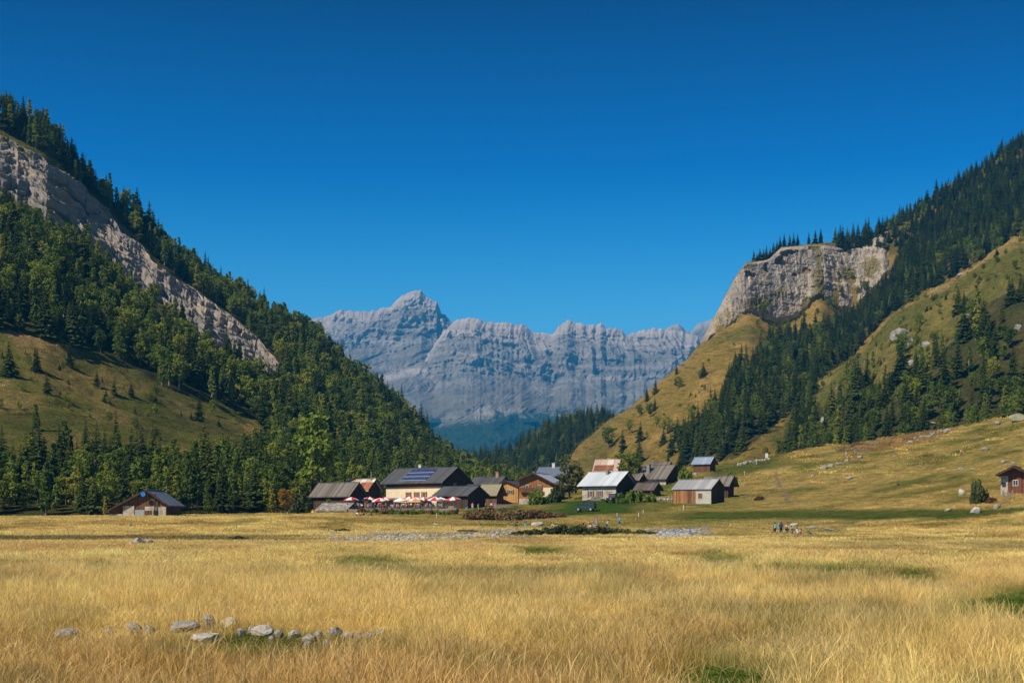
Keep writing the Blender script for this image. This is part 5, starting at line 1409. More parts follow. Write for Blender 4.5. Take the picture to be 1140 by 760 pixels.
strip('stream_water', ([(722, 592.5), (740, 590.5), (774, 590)], [(722, 594), (735, 598), (762, 597.5), (774, 593)]), M_WATER, .06)
strip('stream_water', ([(372, 600.5), (430, 597.5), (470, 598), (520, 595)], [(372, 601.2), (430, 600.4), (470, 600.5), (520, 596.2)]), M_WATER, .05)
# ================================================================== BUSHES
def bush_mesh(seed, n=26, per=60, leaf=.13, flat=.8, mat=None, up=.35):
    g = np.random.default_rng(seed); qb = QB(); tb = MB()
    for k in range(n):
        a = g.uniform(0, 6.283); r = math.sqrt(g.uniform(0, 1)); c = np.array([math.cos(a) * r * .8, math.sin(a) * r * .8, g.uniform(.12, .95) * math.sqrt(max(.05, 1 - r * r * .8)) * flat])
        tb.tube((c[0] * .25, c[1] * .25, -.1), c, .018, .006, 4, 0, False)
        off = unit(g.normal(0, 1, (per, 3))) * g.uniform(.1, 1, (per, 1)) ** .5 * .28
        nrm = unit(off + np.array([0, 0, up]) * .3 + g.normal(0, .2, (per, 3))); u = unit(np.cross(nrm, g.normal(0, 1, (per, 3)))); v = np.cross(nrm, u)
        ls = leaf * g.uniform(.5, 1.2, (per, 1)); qb.add(c + off, u * ls, v * ls * .5)
    cm = qb.mesh('bush_leaves'); cm.materials.append(mat); tm = tb.mesh('bush_stems', False); tm.materials.append(M_BARK)
    return tm, cm
BW = [bush_mesh(800 + k, mat=M_WILLOW) for k in range(3)]; BG = [bush_mesh(810 + k, mat=M_BRD) for k in range(3)]; BR = [bush_mesh(820 + k, mat=M_RUST) for k in range(3)]
def bush(px, py, wpx, hpx, label, lib_, group=None, y0=150, Y=None, name='shrub'):
    Y = Y or hit(px, py, y0) or 300
    e = empty(name, ((px - CX) / F * Y, Y, gz(px, Y) - .05), random.uniform(0, 6.28))
    tm, cm = random.choice(lib_)
    obj('stems', tm, None, e); obj('foliage', cm, None, e)
    w_ = wpx / F * Y / 2; e.scale = (w_, w_, hpx / F * Y)
    tag(e, label, 'shrub', group); ROCKS_XY.append((e.location.x, Y, w_ * .8))
    return e
for k, (px, w_, h_) in enumerate([(577, 22, 7), (592, 26, 9), (608, 30, 10), (626, 34, 13), (646, 34, 13), (664, 34, 11), (682, 32, 9), (698, 30, 8), (713, 26, 7), (726, 16, 5)]):
    bush(px, 598 if px < 700 else 597, w_, h_, 'low dark green willow bush in the band along the stream bank', BW, 'willow bushes along the stream', Y=185 + random.uniform(-4, 6))
for (px, py, w_, h_) in [(524, 578, 20, 13), (536, 580, 26, 18), (549, 579, 26, 19), (561, 578, 22, 18), (571, 577, 22, 14)]:
    bush(px, py, w_, h_, 'reddish brown shrub in the thicket between terrace lawn and stream', BR, 'reddish shrubs between terrace and stream', Y=248 + random.uniform(-4, 8))
for (px, py, w_, h_) in [(580, 575, 26, 14), (594, 576, 28, 13), (608, 577, 26, 10), (622, 577, 22, 7)]:
    bush(px, py, w_, h_, 'straw brown shrub on the mound in front of the big orange gable chalet', BR, 'brown shrubs on the mound', Y=258 + random.uniform(-4, 8))
for k in range(13):
    px = 404 + k * 8.3; bush(px, 576, 14, random.uniform(5, 8.5), 'green bush in the rough hedge below the umbrella terrace', BG if k % 3 else BR, 'hedge below the umbrella terrace', Y=285 + random.uniform(-3, 5))
bush(334, 575, 30, 27, 'grey green bush at the left corner of the shingle roofed barn', BW, Y=300)
bush(362, 562, 20, 16, 'green bush between shingle barn and stone slab roof', BG, Y=316)
bush(600, 559, 26, 20, 'wide green bush in front of the orange gable', BG, Y=332)
bush(617, 557, 18, 17, 'olive bush at the right corner of the orange gable', BW, Y=334)
for (px, w_, h_) in [(694, 18, 13), (704, 18, 15), (715, 18, 15), (724, 14, 12)]: bush(px, 561, w_, h_, 'leafy green bush in the row right of the parked cars', BG, 'green bushes right of the parked cars', Y=302)
bush(761, 527, 22, 22, 'round bright green bush left of the blue roofed hut', BG, Y=344)
bush(774, 528, 14, 10, 'brown scrub under the blue roofed hut', BR, Y=338)
bush(815, 521, 14, 15, 'yellow green round bush on the rise right of the blue roofed hut', BG, Y=336)
bush(1090, 546, 22, 29, 'round dark stemmed bush beside the right cabin', BW, Y=215)
bush(1104, 548, 14, 8, 'dry brown scrub in front of the right cabin', BR, Y=212)
bush(893, 500, 9, 8, 'dark round bush on the upper right pasture', BW, y0=300)
bush(916, 488, 9, 10, 'small green bush at the upper edge of the right pasture', BG, y0=300)
bush(846, 556, 14, 5, 'low brown scrub right of the dark timber barn', BR, y0=220)
bush(381, 592, 22, 5, 'dark low bush in the ditch near the pebbly stream', BW, y0=150)
bush(265, 601, 30, 6, 'dark low growth in the ditch right of the jagged rock heap', BW, y0=120)
bush(520, 592, 30, 3.5, 'dark low growth on the stream bank below the terrace', BW, y0=150)
# special trees near the village
def one_tree(px, py, hp, k, v, label, mat=None, Y=None, y0=230):
    Y = Y or hit(px, py, y0)
    t = (px, Y, hp * Y / F, k, v, py, None)
    e, c = make_tree(t, label, None)
    if mat: c.data = c.data.copy(); c.data.materials[0] = mat
    return e
one_tree(634, 557, 50, 'b', 5, 'big grey green willow tree left of the silver roofed chalet', M_WILLOW, Y=342)
one_tree(699, 540, 44, 'b', 0, 'broad green tree behind the silver roofed chalet', Y=356)
one_tree(712, 536, 40, 's', 3, 'dark spruce behind the silver roofed chalet', Y=362)
one_tree(685, 538, 40, 'b', 1, 'yellowish green tree between rusty far roof and silver roof', M_YELLOW, Y=385)
one_tree(350, 574, 112, 'b', 2, 'tallest bright green tree left of the village rising above the shingle barn', leaf_mat('light_green_leaves', [(0, (.13, .19, .025)), (.6, (.22, .27, .035)), (1, (.30, .32, .04))], .35), Y=338)
one_tree(246, 576, 66, 's', 4, 'broad bright green larch standing left of the orange autumn tree', Y=285)
one_tree(318, 562, 32, 'b', 0, 'small tree with orange autumn leaves left of the village', M_ORANGE, Y=292)
one_tree(303, 560, 34, 'b', 6, 'small yellow autumn tree beside the orange one', M_YELLOW, Y=300)
one_tree(552, 541, 26, 's', 0, 'dark spruce behind the grey roof with brick chimney', Y=395)
one_tree(577, 538, 22, 'b', 1, 'round green tree behind the ochre house', Y=385)
one_tree(646, 536, 34, 's', 2, 'slim spruce between the blue grey roof and the rusty far roof', Y=400)
one_tree(757, 524, 28, 's', 5, 'dark spruce behind the big shingle roof', Y=392)
one_tree(744, 522, 24, 's', 3, 'dark spruce above the ridge of the big shingle roof', Y=395)
one_tree(117, 573, 22, 'b', 6, 'thin yellow bush tree just left of the lone barn', M_YELLOW, Y=262)

# ================================================================== PEOPLE
def cloth(name, c): return simple(name, c, tuple(x * .8 for x in c), 8, .9, .1, .01)
SKIN = simple('skin', (.52, .31, .21), (.46, .27, .18), 4, .6, 0, 0)
HAIRM = [cloth('dark_hair', (.03, .02, .015)), cloth('brown_hair', (.10, .055, .03)), cloth('fair_hair', (.38, .26, .13))]
CM = {k: cloth(k + '_cloth', v) for k, v in dict(white=(.75, .73, .70), red=(.60, .05, .05), pink=(.75, .25, .28), teal=(.02, .32, .42), navy=(.025, .05, .18), black=(.025, .025, .03), blue=(.08, .20, .55), grey=(.28, .28, .30), purple=(.36, .30, .55),
                                                    yellow=(.75, .50, .12), green=(.08, .22, .10), beige=(.52, .42, .30), orange=(.75, .22, .06), turquoise=(.03, .55, .55), maroon=(.22, .05, .05), khaki=(.25, .22, .13)).items()}
def person_mesh(pose):
    # joints (facing -Y), radius, clothing class of the bone that ends there: 0 skin 1 top 2 trousers 3 shoes
    J = {}
    def j(n, p, r, par=None, c=1, ry=None): J[n] = (p, r, par, c, ry or r)
    if pose == 'stand': hip, sp = (0, 0, .93), 0; knees = [(-.10, -.01, .50), (.10, -.03, .50)]; ank = [(-.12, .02, .09), (.12, -.02, .09)]; toe = [(-.14, -.14, .04), (.14, -.18, .04)]
    if pose == 'walk': hip, sp = (0, 0, .91), .04; knees = [(-.09, -.22, .52), (.09, .06, .49)]; ank = [(-.09, -.26, .10), (.09, .36, .14)]; toe = [(-.09, -.42, .05), (.10, .24, .04)]
    if pose == 'sit': hip, sp = (0, .1, .50), .02; knees = [(-.12, -.34, .50), (.12, -.34, .50)]; ank = [(-.12, -.34, .09), (.12, -.30, .09)]; toe = [(-.13, -.50, .04), (.13, -.46, .04)]
    if pose == 'ground': hip, sp = (0, .1, .13), -.06; knees = [(-.16, -.25, .45), (.16, -.28, .42)]; ank = [(-.15, -.52, .10), (.15, -.56, .09)]; toe = [(-.17, -.68, .04), (.17, -.72, .04)]
    if pose == 'lie': hip, sp = (0, .1, .13), -.22; knees = [(-.12, -.35, .26), (.12, -.36, .18)]; ank = [(-.12, -.75, .09), (.14, -.78, .09)]; toe = [(-.16, -.84, .18), (.18, -.87, .18)]
    if pose == 'bend': hip, sp = (0, .12, .88), .30; knees = [(-.12, -.02, .48), (.12, -.02, .48)]; ank = [(-.13, .05, .09), (.13, .03, .09)]; toe = [(-.14, -.12, .04), (.14, -.13, .04)]
    H0 = np.array(hip); up = unit(np.array([0, -math.sin(sp * 2.2), math.cos(sp * 2.2)])); fw = np.array([0, -up[2], up[1]])
    if pose == 'lie': up = unit(np.array([0, .75, .55]))
    P = lambda a, f=0, x=0: tuple(H0 + up * a + np.array([0, -1, 0]) * f + np.array([x, 0, 0]))
    j('hip', hip, .135, None, 2, .105); j('waist', P(.20), .125, 'hip', 1, .095); j('chest', P(.38), .15, 'waist', 1, .11); j('neck', P(.50), .06, 'chest', 0); j('head', P(.63, .01), .095, 'neck', 0, .105); j('crown', P(.72, .01), .075, 'head', 0, .085)
    j('nose', P(.62, .115), .012, 'head', 0)
    for s, q in ((-1, 0), (1, 1)):
        j('sh%d' % q, P(.45, 0, s * .17), .062, 'chest', 1)
        if pose in ('stand', 'walk'):
            el = P(.19, .02 if q else -.03, s * .24); ha = P(-.05, .10 if q else .02, s * .25)
            if pose == 'walk': ha = P(0, .18 if q else -.12, s * .23)
        elif pose == 'sit': el = P(.20, .10, s * .23); ha = P(.22, .36, s * .12)
        elif pose == 'ground': el = P(.22, .12, s * .24); ha = (s * .12, -.26, .44)
        elif pose == 'lie': el = (s * .26, .52, .18); ha = (s * .24, .42, .03)
        else: el = P(.22, .22, s * .2); ha = P(.05, .42, s * .14)
        j('el%d' % q, el, .043, 'sh%d' % q, 1 if q == 0 else 1); j('wr%d' % q, tuple(np.array(el) * .18 + np.array(ha) * .82), .030, 'el%d' % q, 0); j('hand%d' % q, ha, .034, 'wr%d' % q, 0, .022)
        hv = unit(np.array(ha) - np.array(el)); side = unit(np.cross(hv, [0, 1, .2]))
        for f in range(4): j('f%d%d' % (q, f), tuple(np.array(ha) + hv * (.085 - .01 * abs(f - 1)) + side * (f - 1.5) * .02 + np.array([0, -.02, 0])), .009, 'hand%d' % q, 0)
        j('th%d' % q, tuple(np.array(ha) + hv * .03 - side * .055), .011, 'hand%d' % q, 0)
        j('leg%d' % q, tuple(H0 + np.array([s * .09, 0, -.06 if pose in ('stand', 'walk', 'bend') else 0])), .095, 'hip', 2); j('kn%d' % q, knees[q], .062, 'leg%d' % q, 2); j('an%d' % q, ank[q], .042, 'kn%d' % q, 0); j('toe%d' % q, toe[q], .04, 'an%d' % q, 3, .035)
    names = list(J); V = [J[n][0] for n in names]; E = [(names.index(J[n][2]), names.index(n)) for n in names if J[n][2]]
    me = bpy.data.meshes.new('skeleton'); me.from_pydata(V, E, []); o = bpy.data.objects.new('skeleton', me); COL.objects.link(o)
    sk = o.modifiers.new('skin', 'SKIN'); sk.use_smooth_shade = True
    for i, n in enumerate(names):
        sv = me.skin_vertices[0].data[i]; sv.radius = (J[n][1], J[n][4]); sv.use_root = (n == 'hip')
    ss_ = o.modifiers.new('sub', 'SUBSURF'); ss_.levels = 1; ss_.render_levels = 1
    dg = bpy.context.evaluated_depsgraph_get(); dg.update()
    m2 = bpy.data.meshes.new_from_object(o.evaluated_get(dg)); bpy.data.objects.remove(o)
    seg = [(np.array(J[J[n][2]][0]), np.array(J[n][0]), J[n][3]) for n in names if J[n][2]]
    A = np.array([s[0] for s in seg]); B = np.array([s[1] for s in seg]); cl = np.array([s[2] for s in seg])
    idx_ = []
    for p in m2.polygons:
        c = np.array(p.center); t = np.clip(((c - A) * (B - A)).sum(1) / (((B - A) ** 2).sum(1) + 1e-9), 0, 1)
        dd = np.linalg.norm(A + t[:, None] * (B - A) - c, axis=1); idx_.append(int(cl[dd.argmin()]))
    for k in range(4): m2.materials.append(SKIN)
    m2.polygons.foreach_set('material_index', idx_); m2.polygons.foreach_set('use_smooth', np.ones(len(idx_), bool))
    head = np.array(J['head'][0]); upv = up
    return m2, head, upv, (H0 + up * .32)
PM = {p: person_mesh(p) for p in ('stand', 'walk', 'sit', 'ground', 'lie', 'bend')}
def hair_mesh(head, up, long_):
    bm = bmesh.new(); bmesh.ops.create_uvsphere(bm, u_segments=12, v_segments=8, radius=.118)
    for v in bm.verts:
        if v.co.z < 0 and v.co.y < 0: v.co.y *= .2; v.co.z *= .1
        elif v.co.z < 0 and long_: v.co.z *= 1.9
        elif v.co.z < 0: v.co.z *= .8
        v.co += Vector_((head[0], head[1] + .022, head[2] + .025))
    me = bpy.data.meshes.new('hair'); bm.to_mesh(me); bm.free(); me.polygons.foreach_set('use_smooth', np.ones(len(me.polygons), bool)); return me
from mathutils import Vector as Vector_
HM = {(p, l): hair_mesh(PM[p][1], PM[p][2], l) for p in PM for l in (0, 1)}
def hat_mesh(head):
    mb = MB(); z = head[2] + .06; mb.tube((head[0], head[1], z), (head[0], head[1], z + .02), .2, .19, 14); mb.tube((head[0], head[1], z + .021), (head[0], head[1], z + .11), .12, .09, 12); return mb.mesh('hat')
HATM = {p: hat_mesh(PM[p][1]) for p in PM}
def pack_mesh(ch):
    bm = bmesh.new(); bmesh.ops.create_cube(bm, size=1)
    for v in bm.verts: v.co = (v.co.x * .32 * (1 - .15 * (v.co.z > 0)), v.co.y * .22 + .24 + ch[1], v.co.z * .52 + ch[2])
    bmesh.ops.bevel(bm, geom=list(bm.edges), offset=.06, segments=3, affect='EDGES')
    bmesh.ops.create_cube(bm, size=1, matrix=__import__('mathutils').Matrix.Translation((0, ch[1] + .38, ch[2] - .08)) @ __import__('mathutils').Matrix.Diagonal((.22, .08, .22, 1)))
    me = bpy.data.meshes.new('backpack'); bm.to_mesh(me); bm.free(); return me
PKM = {p: pack_mesh(PM[p][3]) for p in ('stand', 'walk')}
def person(px, Y, pose, face, top, bottom, label, group=None, hair=1, long_=0, hat=None, pack=None, scale=1.0, dz=0.0):
    me = PM[pose][0]
    o = obj('person', me, None, None, ((px - CX) / F * Y, Y, gz(px, Y) + dz), face)
    o.scale = (scale,) * 3
    for k, m in enumerate((SKIN, CM[top], CM[bottom], CM['black'])):
        o.material_slots[k].link = 'OBJECT'; o.material_slots[k].material = m
    h = obj('hair', HM[(pose, long_)], None, o)
    def setm(ob, m):
        if len(ob.data.materials) == 0: ob.data.materials.append(m)
        ob.material_slots[0].link = 'OBJECT'; ob.material_slots[0].material = m
    setm(h, HAIRM[hair])
    if hat: q = obj('hat', HATM[pose], None, o); setm(q, CM[hat])
    if pack: # worn, but a thing of its own
        q = obj('backpack', PKM[pose], None, None, o.location[:], face); setm(q, CM[pack]); q.scale = o.scale
        tag(q, '%s backpack on the back of a hiker %s' % (pack, label.split(' ', 1)[-1][:0] or 'standing on the right of the field'), 'backpack')
    tag(o, label, 'person', group); return o
away = math.pi
person(862.5, 171, 'stand', away + .3, 'red', 'black', 'hiker in red top and black shorts seen from behind, left of the pair standing', hair=1, pack='turquoise', scale=.98)
person(869.5, 170, 'stand', away - .2, 'navy', 'black', 'hiker in navy top and black shorts seen from behind, right of the pair standing', hair=1, pack='navy', scale=1.03)
person(876, 186, 'ground', 2.6, 'black', 'grey', 'person in black with white cap sitting behind the standing pair', hat='white')
person(881.8, 186, 'ground', 2.4, 'blue', 'navy', 'person in blue sitting in front of the pale boulder by the hikers')
person(889, 178, 'ground', 1.0, 'white', 'white', 'person in white sitting between boulder and dark dressed pair')
person(883.5, 167, 'ground', 1.3, 'maroon', 'black', 'person in maroon top and black trousers sitting in the grass nearest the path')
person(890, 167, 'ground', 4.9, 'maroon', 'maroon', 'person all in maroon sitting right of the black trousered one')
person(906, 169, 'lie', 1.3, 'navy', 'navy', 'person in navy leaning back on the grass right of the group')
Yc_ = hit(655, 588, 180) or 215
person(650, Yc_, 'ground', 2.8, 'pink', 'pink', 'person in bright pink with dark hair sitting above the stream bank', hair=0, long_=1)
person(655.5, Yc_ + 2, 'ground', .3, 'red', 'white', 'person in red with wide white hat sitting above the stream bank', hat='white')
person(658.5, Yc_ - 1, 'ground', 1.3, 'white', 'navy', 'person in white top and navy trousers sitting right of the white hat')
person(661.5, Yc_ + 3, 'ground', .6, 'purple', 'grey', 'person in light purple crouching beside the standing one')
person(664.5, Yc_ + 4, 'stand', .4, 'purple', 'beige', 'slim person in pale purple top standing among the sitters above the stream', long_=1)
person(667, Yc_ - 3, 'ground', 1.6, 'maroon', 'beige', 'person in maroon sitting low right of the standing purple one')
person(675.8, Yc_ - 4, 'bend', 1.1, 'white', 'navy', 'person in white shirt bending over beside the dark willow bushes', hair=0)
person(689.5, Yc_ + 4, 'stand', -.4, 'teal', 'navy', 'person in teal shirt standing alone right of the riverside group')
person(575, Yc_ - 8, 'bend', .5, 'maroon', 'black', 'person in dark clothes bending by the pebbly stream')
person(585, Yc_ - 8, 'stand', 2.9, 'maroon', 'turquoise', 'bather in dark red top and turquoise shorts standing by the pale boulder')
person(618, Yc_ + 6, 'lie', 1.4, 'white', 'beige', 'person in white lying on the grass right of the pale boulder')
person(567, Yc_ - 2, 'ground', 1.0, 'beige', 'grey', 'person in beige sitting at the stream left of the bending one')
Yd = hit(529, 585, 180) or 215
person(529.5, Yd, 'ground', 1.5, 'red', 'red', 'child in bright red crouching at the end of the reddish shrubs', scale=.75)
person(535, Yd, 'ground', 2, 'green', 'navy', 'child in green beside the red one', scale=.75)
person(487, hit(487, 585, 180) or 215, 'lie', 1.5, 'white', 'grey', 'person in white lying on the green strip below the terrace')
for (px, pose, t_, b_, lab) in [(397, 'ground', 'white', 'beige', 'person in white sitting left in the picnic group below the stone slab shed'), (401, 'ground', 'orange', 'navy', 'person in orange sitting in the picnic group'), (404.5, 'ground', 'maroon', 'navy', 'person in maroon sitting in the middle of the picnic group'),
                                (407, 'lie', 'navy', 'black', 'person in navy lying in front of the picnic group'), (409, 'ground', 'green', 'grey', 'person in green sitting in the picnic group'), (413, 'ground', 'maroon', 'black', 'person in maroon sitting at the right end of the picnic group')]:
    person(px, 262 + (5 if pose == 'ground' else 0), pose, random.uniform(0, 6.2), t_, b_, lab)
for (px, Y, pose, t_, b_, lab) in [(498, 318, 'stand', 'white', 'grey', 'person in white standing left of the last red parasol'), (506.5, 316, 'stand', 'white', 'pink', 'person in white top and pink skirt standing beside the last red parasol'), (519.5, 306, 'walk', 'navy', 'turquoise', 'person in navy top and turquoise trousers walking on the terrace lawn'),
                             (526, 318, 'stand', 'pink', 'white', 'person in pink standing in front of the dark open shed'), (532.5, 308, 'walk', 'yellow', 'beige', 'person in yellow walking across the terrace lawn'), (541, 320, 'stand', 'pink', 'maroon', 'person in pink beside the mossy roofed shed'),
                             (547, 320, 'stand', 'white', 'navy', 'person in white in front of the mossy roofed shed'), (551.5, 320, 'stand', 'blue', 'pink', 'person in blue top and pink skirt at the corner of the mossy roofed shed'), (345, 305, 'stand', 'orange', 'black', 'person in orange beside the stone slab shed'),
                             (942, hit(942, 509, 250), 'walk', 'purple', 'beige', 'hiker in purple on the upper right pasture'), (952, hit(952, 506, 250), 'walk', 'blue', 'grey', 'hiker in light blue ahead of the purple hiker on the upper right pasture'), (1070.5, hit(1070, 504, 250), 'ground', 'white', 'pink', 'person in white sitting high on the right pasture'),
                             (903, hit(903, 507, 250), 'ground', 'pink', 'pink', 'person in pink sitting beside the small dark bush on the upper pasture')]:
    person(px, Y, pose, random.uniform(-1, 1), t_, b_, lab, long_=random.randint(0, 1))

# ---- terrace: tables, parasols, guests
WOODT = simple('table_wood', (.22, .12, .06), (.14, .08, .04), 6)
def picnic():
    e = empty('picnic_table')
    mb = MB()
    for k in range(4): mb.box(-.95, .95, -.36 + k * .185, -.36 + k * .185 + .165, .71, .75)
    mb.build('tabletop', WOODT, e)
    for s in (-1, 1):
        mb = MB(); mb.box(-.95, .95, s * .72 - .13, s * .72 + .13, .42, .46); mb.build('bench', WOODT, e)
        mb = MB(); mb.slab((s * .7 - .04, -.8, 0), (s * .7 + .04, -.8, 0), (s * .7 + .04, -.25, .70), (s * .7 - .04, -.25, .70), (0, .09, 0)); mb.slab((s * .7 - .04, .8, 0), (s * .7 + .04, .8, 0), (s * .7 + .04, .25, .70), (s * .7 - .04, .25, .70), (0, -.09, 0)); mb.box(s * .7 + .045, s * .7 + .09, -.78, .78, .36, .41); mb.build('trestle', WOODT, e)
    return e
tbl = picnic(); first = True
REDC, WHC, DKC, PKC = cloth('parasol_red', (.65, .05, .07)), cloth('parasol_white', (.80, .77, .74)), cloth('parasol_dark', (.10, .14, .15)), cloth('parasol_orange', (.75, .30, .16))
def parasol(r=1.55, h=2.35, a=REDC, b=WHC):
    e = empty('parasol')
    mb = MB(); mb.tube((0, 0, 0), (0, 0, h + .15), .03, .025, 8); mb.build('pole', WHITE, e)
    mb = MB(); mb.box(-.25, .25, -.25, .25, 0, .08); mb.build('base', DARK, e)
    mb = MB(); n = 16
    for k in range(n):
        a0, a1 = 6.2832 * k / n, 6.2832 * (k + 1) / n; rr = r
        p0 = (math.cos(a0) * rr, math.sin(a0) * rr, h - .55); p1 = (math.cos(a1) * rr, math.sin(a1) * rr, h - .55); m_ = (k // 2) % 2
        q0 = (p0[0] * .55, p0[1] * .55, h - .2); q1 = (p1[0] * .55, p1[1] * .55, h - .2)
        mb.poly([p0, p1, q1, q0], m_); mb.poly([q0, q1, (0, 0, h + .1)], m_); mb.poly([p0, (p0[0], p0[1], h - .75), (p1[0], p1[1], h - .75), p1], m_)
    me = mb.mesh('canopy', False); o = obj('canopy', me, [a, b], e); sd = o.modifiers.new('cloth', 'SOLIDIFY'); sd.thickness = .015
    return e
kinds = [('rr', parasol(1.7, 2.4)), ('ww', parasol(1.5, 2.3, WHC, WHC)), ('dd', parasol(1.5, 2.3, DKC, DKC)), ('oo', parasol(1.5, 2.35, PKC, WHC))]
used_k = set(); kd_ = dict(kinds)
plist = [(391, 310, 'rr', 'red and white parasol at the left end of the terrace'), (401, 322, 'dd', 'dark grey green parasol second from the left on the terrace'), (411, 326, 'rr', 'red and white parasol third from the left on the terrace'), (423, 308, 'rr', 'large red and white parasol in the left half of the terrace'), (429, 318, 'rr', 'red and white parasol overlapping the large one'),
         (446, 312, 'ww', 'pure white parasol in the middle of the terrace'), (456, 330, 'rr', 'red and white parasol under the orange awning edge'), (463, 316, 'oo', 'orange and white parasol right of the pure white one'), (471, 318, 'rr', 'red and white parasol right of the orange one'),
         (480, 326, 'dd', 'dark parasol in the right half of the terrace'), (485, 314, 'rr', 'red and white parasol right of the dark one'), (491, 318, 'ww', 'white parasol next to the open shed'), (505, 314, 'rr', 'lone red and white parasol at the right end in front of the open shed')]
for (px, Y, k, lab) in plist:
    src = kd_[k]
    c = src if k not in used_k else copy_tree(src)
    used_k.add(k)
    c.location = ((px - CX) / F * Y, Y, gz(px, Y) + .7); c.rotation_euler = (random.uniform(-.05, .05), random.uniform(-.05, .05), random.uniform(0, 6))
    tag(c, lab, 'parasol', 'parasols on the terrace')
tl = [(px, Y) for Y in (306, 313, 320, 328) for px in range(388, 500, 13)]
tops = ['white', 'navy', 'black', 'blue', 'grey', 'red', 'maroon', 'black', 'navy', 'green', 'white', 'grey', 'beige', 'orange', 'purple']
pc_ = 0
for k, (px, Y) in enumerate(tl):
    px = px + random.uniform(-3, 3); t = tbl if k == 0 else copy_tree(tbl)
    rz = random.uniform(-.5, .5); x = (px - CX) / F * Y; z = gz(px, Y)
    t.location = (x, Y, z + .7); t.rotation_euler = (0, 0, rz); tag(t, 'brown wooden picnic table crowded by guests under the parasols', 'picnic table', 'picnic tables on the terrace')
    for s in (-1, 1):
        for a in (-.5, .35):
            if random.random() < .72:
                lx, ly = a + random.uniform(-.1, .1), s * .78
                wx, wy = x + lx * math.cos(rz) - ly * math.sin(rz), Y + lx * math.sin(rz) + ly * math.cos(rz)
                tp, bt = random.choice(tops), random.choice(['navy', 'black', 'grey', 'beige', 'khaki'])
                o = person(CX + wx / wy * F, wy, 'sit', rz + (0 if s > 0 else math.pi), tp, bt, 'guest in %s top sitting at a picnic table among the parasols' % tp, 'guests in %s sitting on the terrace' % tp, hair=random.randint(0, 2), long_=random.randint(0, 1))
                o.location.z = z + .66; pc_ += 1
print('GUESTS', pc_)
# terrace deck: low retaining wall and boards under the tables
mb = MB()
x0, x1 = (384 - CX) / F * 302, (510 - CX) / F * 302
z0 = min(gz(384, 303), gz(510, 303)) 
DEC = []
for px in np.linspace(384, 508, 26):
    for Y in np.linspace(303, 333, 12): DEC.append(((px - CX) / F * Y, Y, gz(px, Y) + .7))
DEC = np.array(DEC); q = [(i * 12 + j, (i + 1) * 12 + j, (i + 1) * 12 + j + 1, i * 12 + j + 1) for i in range(25) for j in range(11)]
me = np_mesh('terrace_deck', DEC, np.array(q)); o = obj('terrace_deck', me, simple('terrace_boards', (.30, .24, .17), (.20, .16, .11), 1.5)); sd = o.modifiers.new('thick', 'SOLIDIFY'); sd.thickness = .9; sd.offset = -1
tag(o, kind='structure')

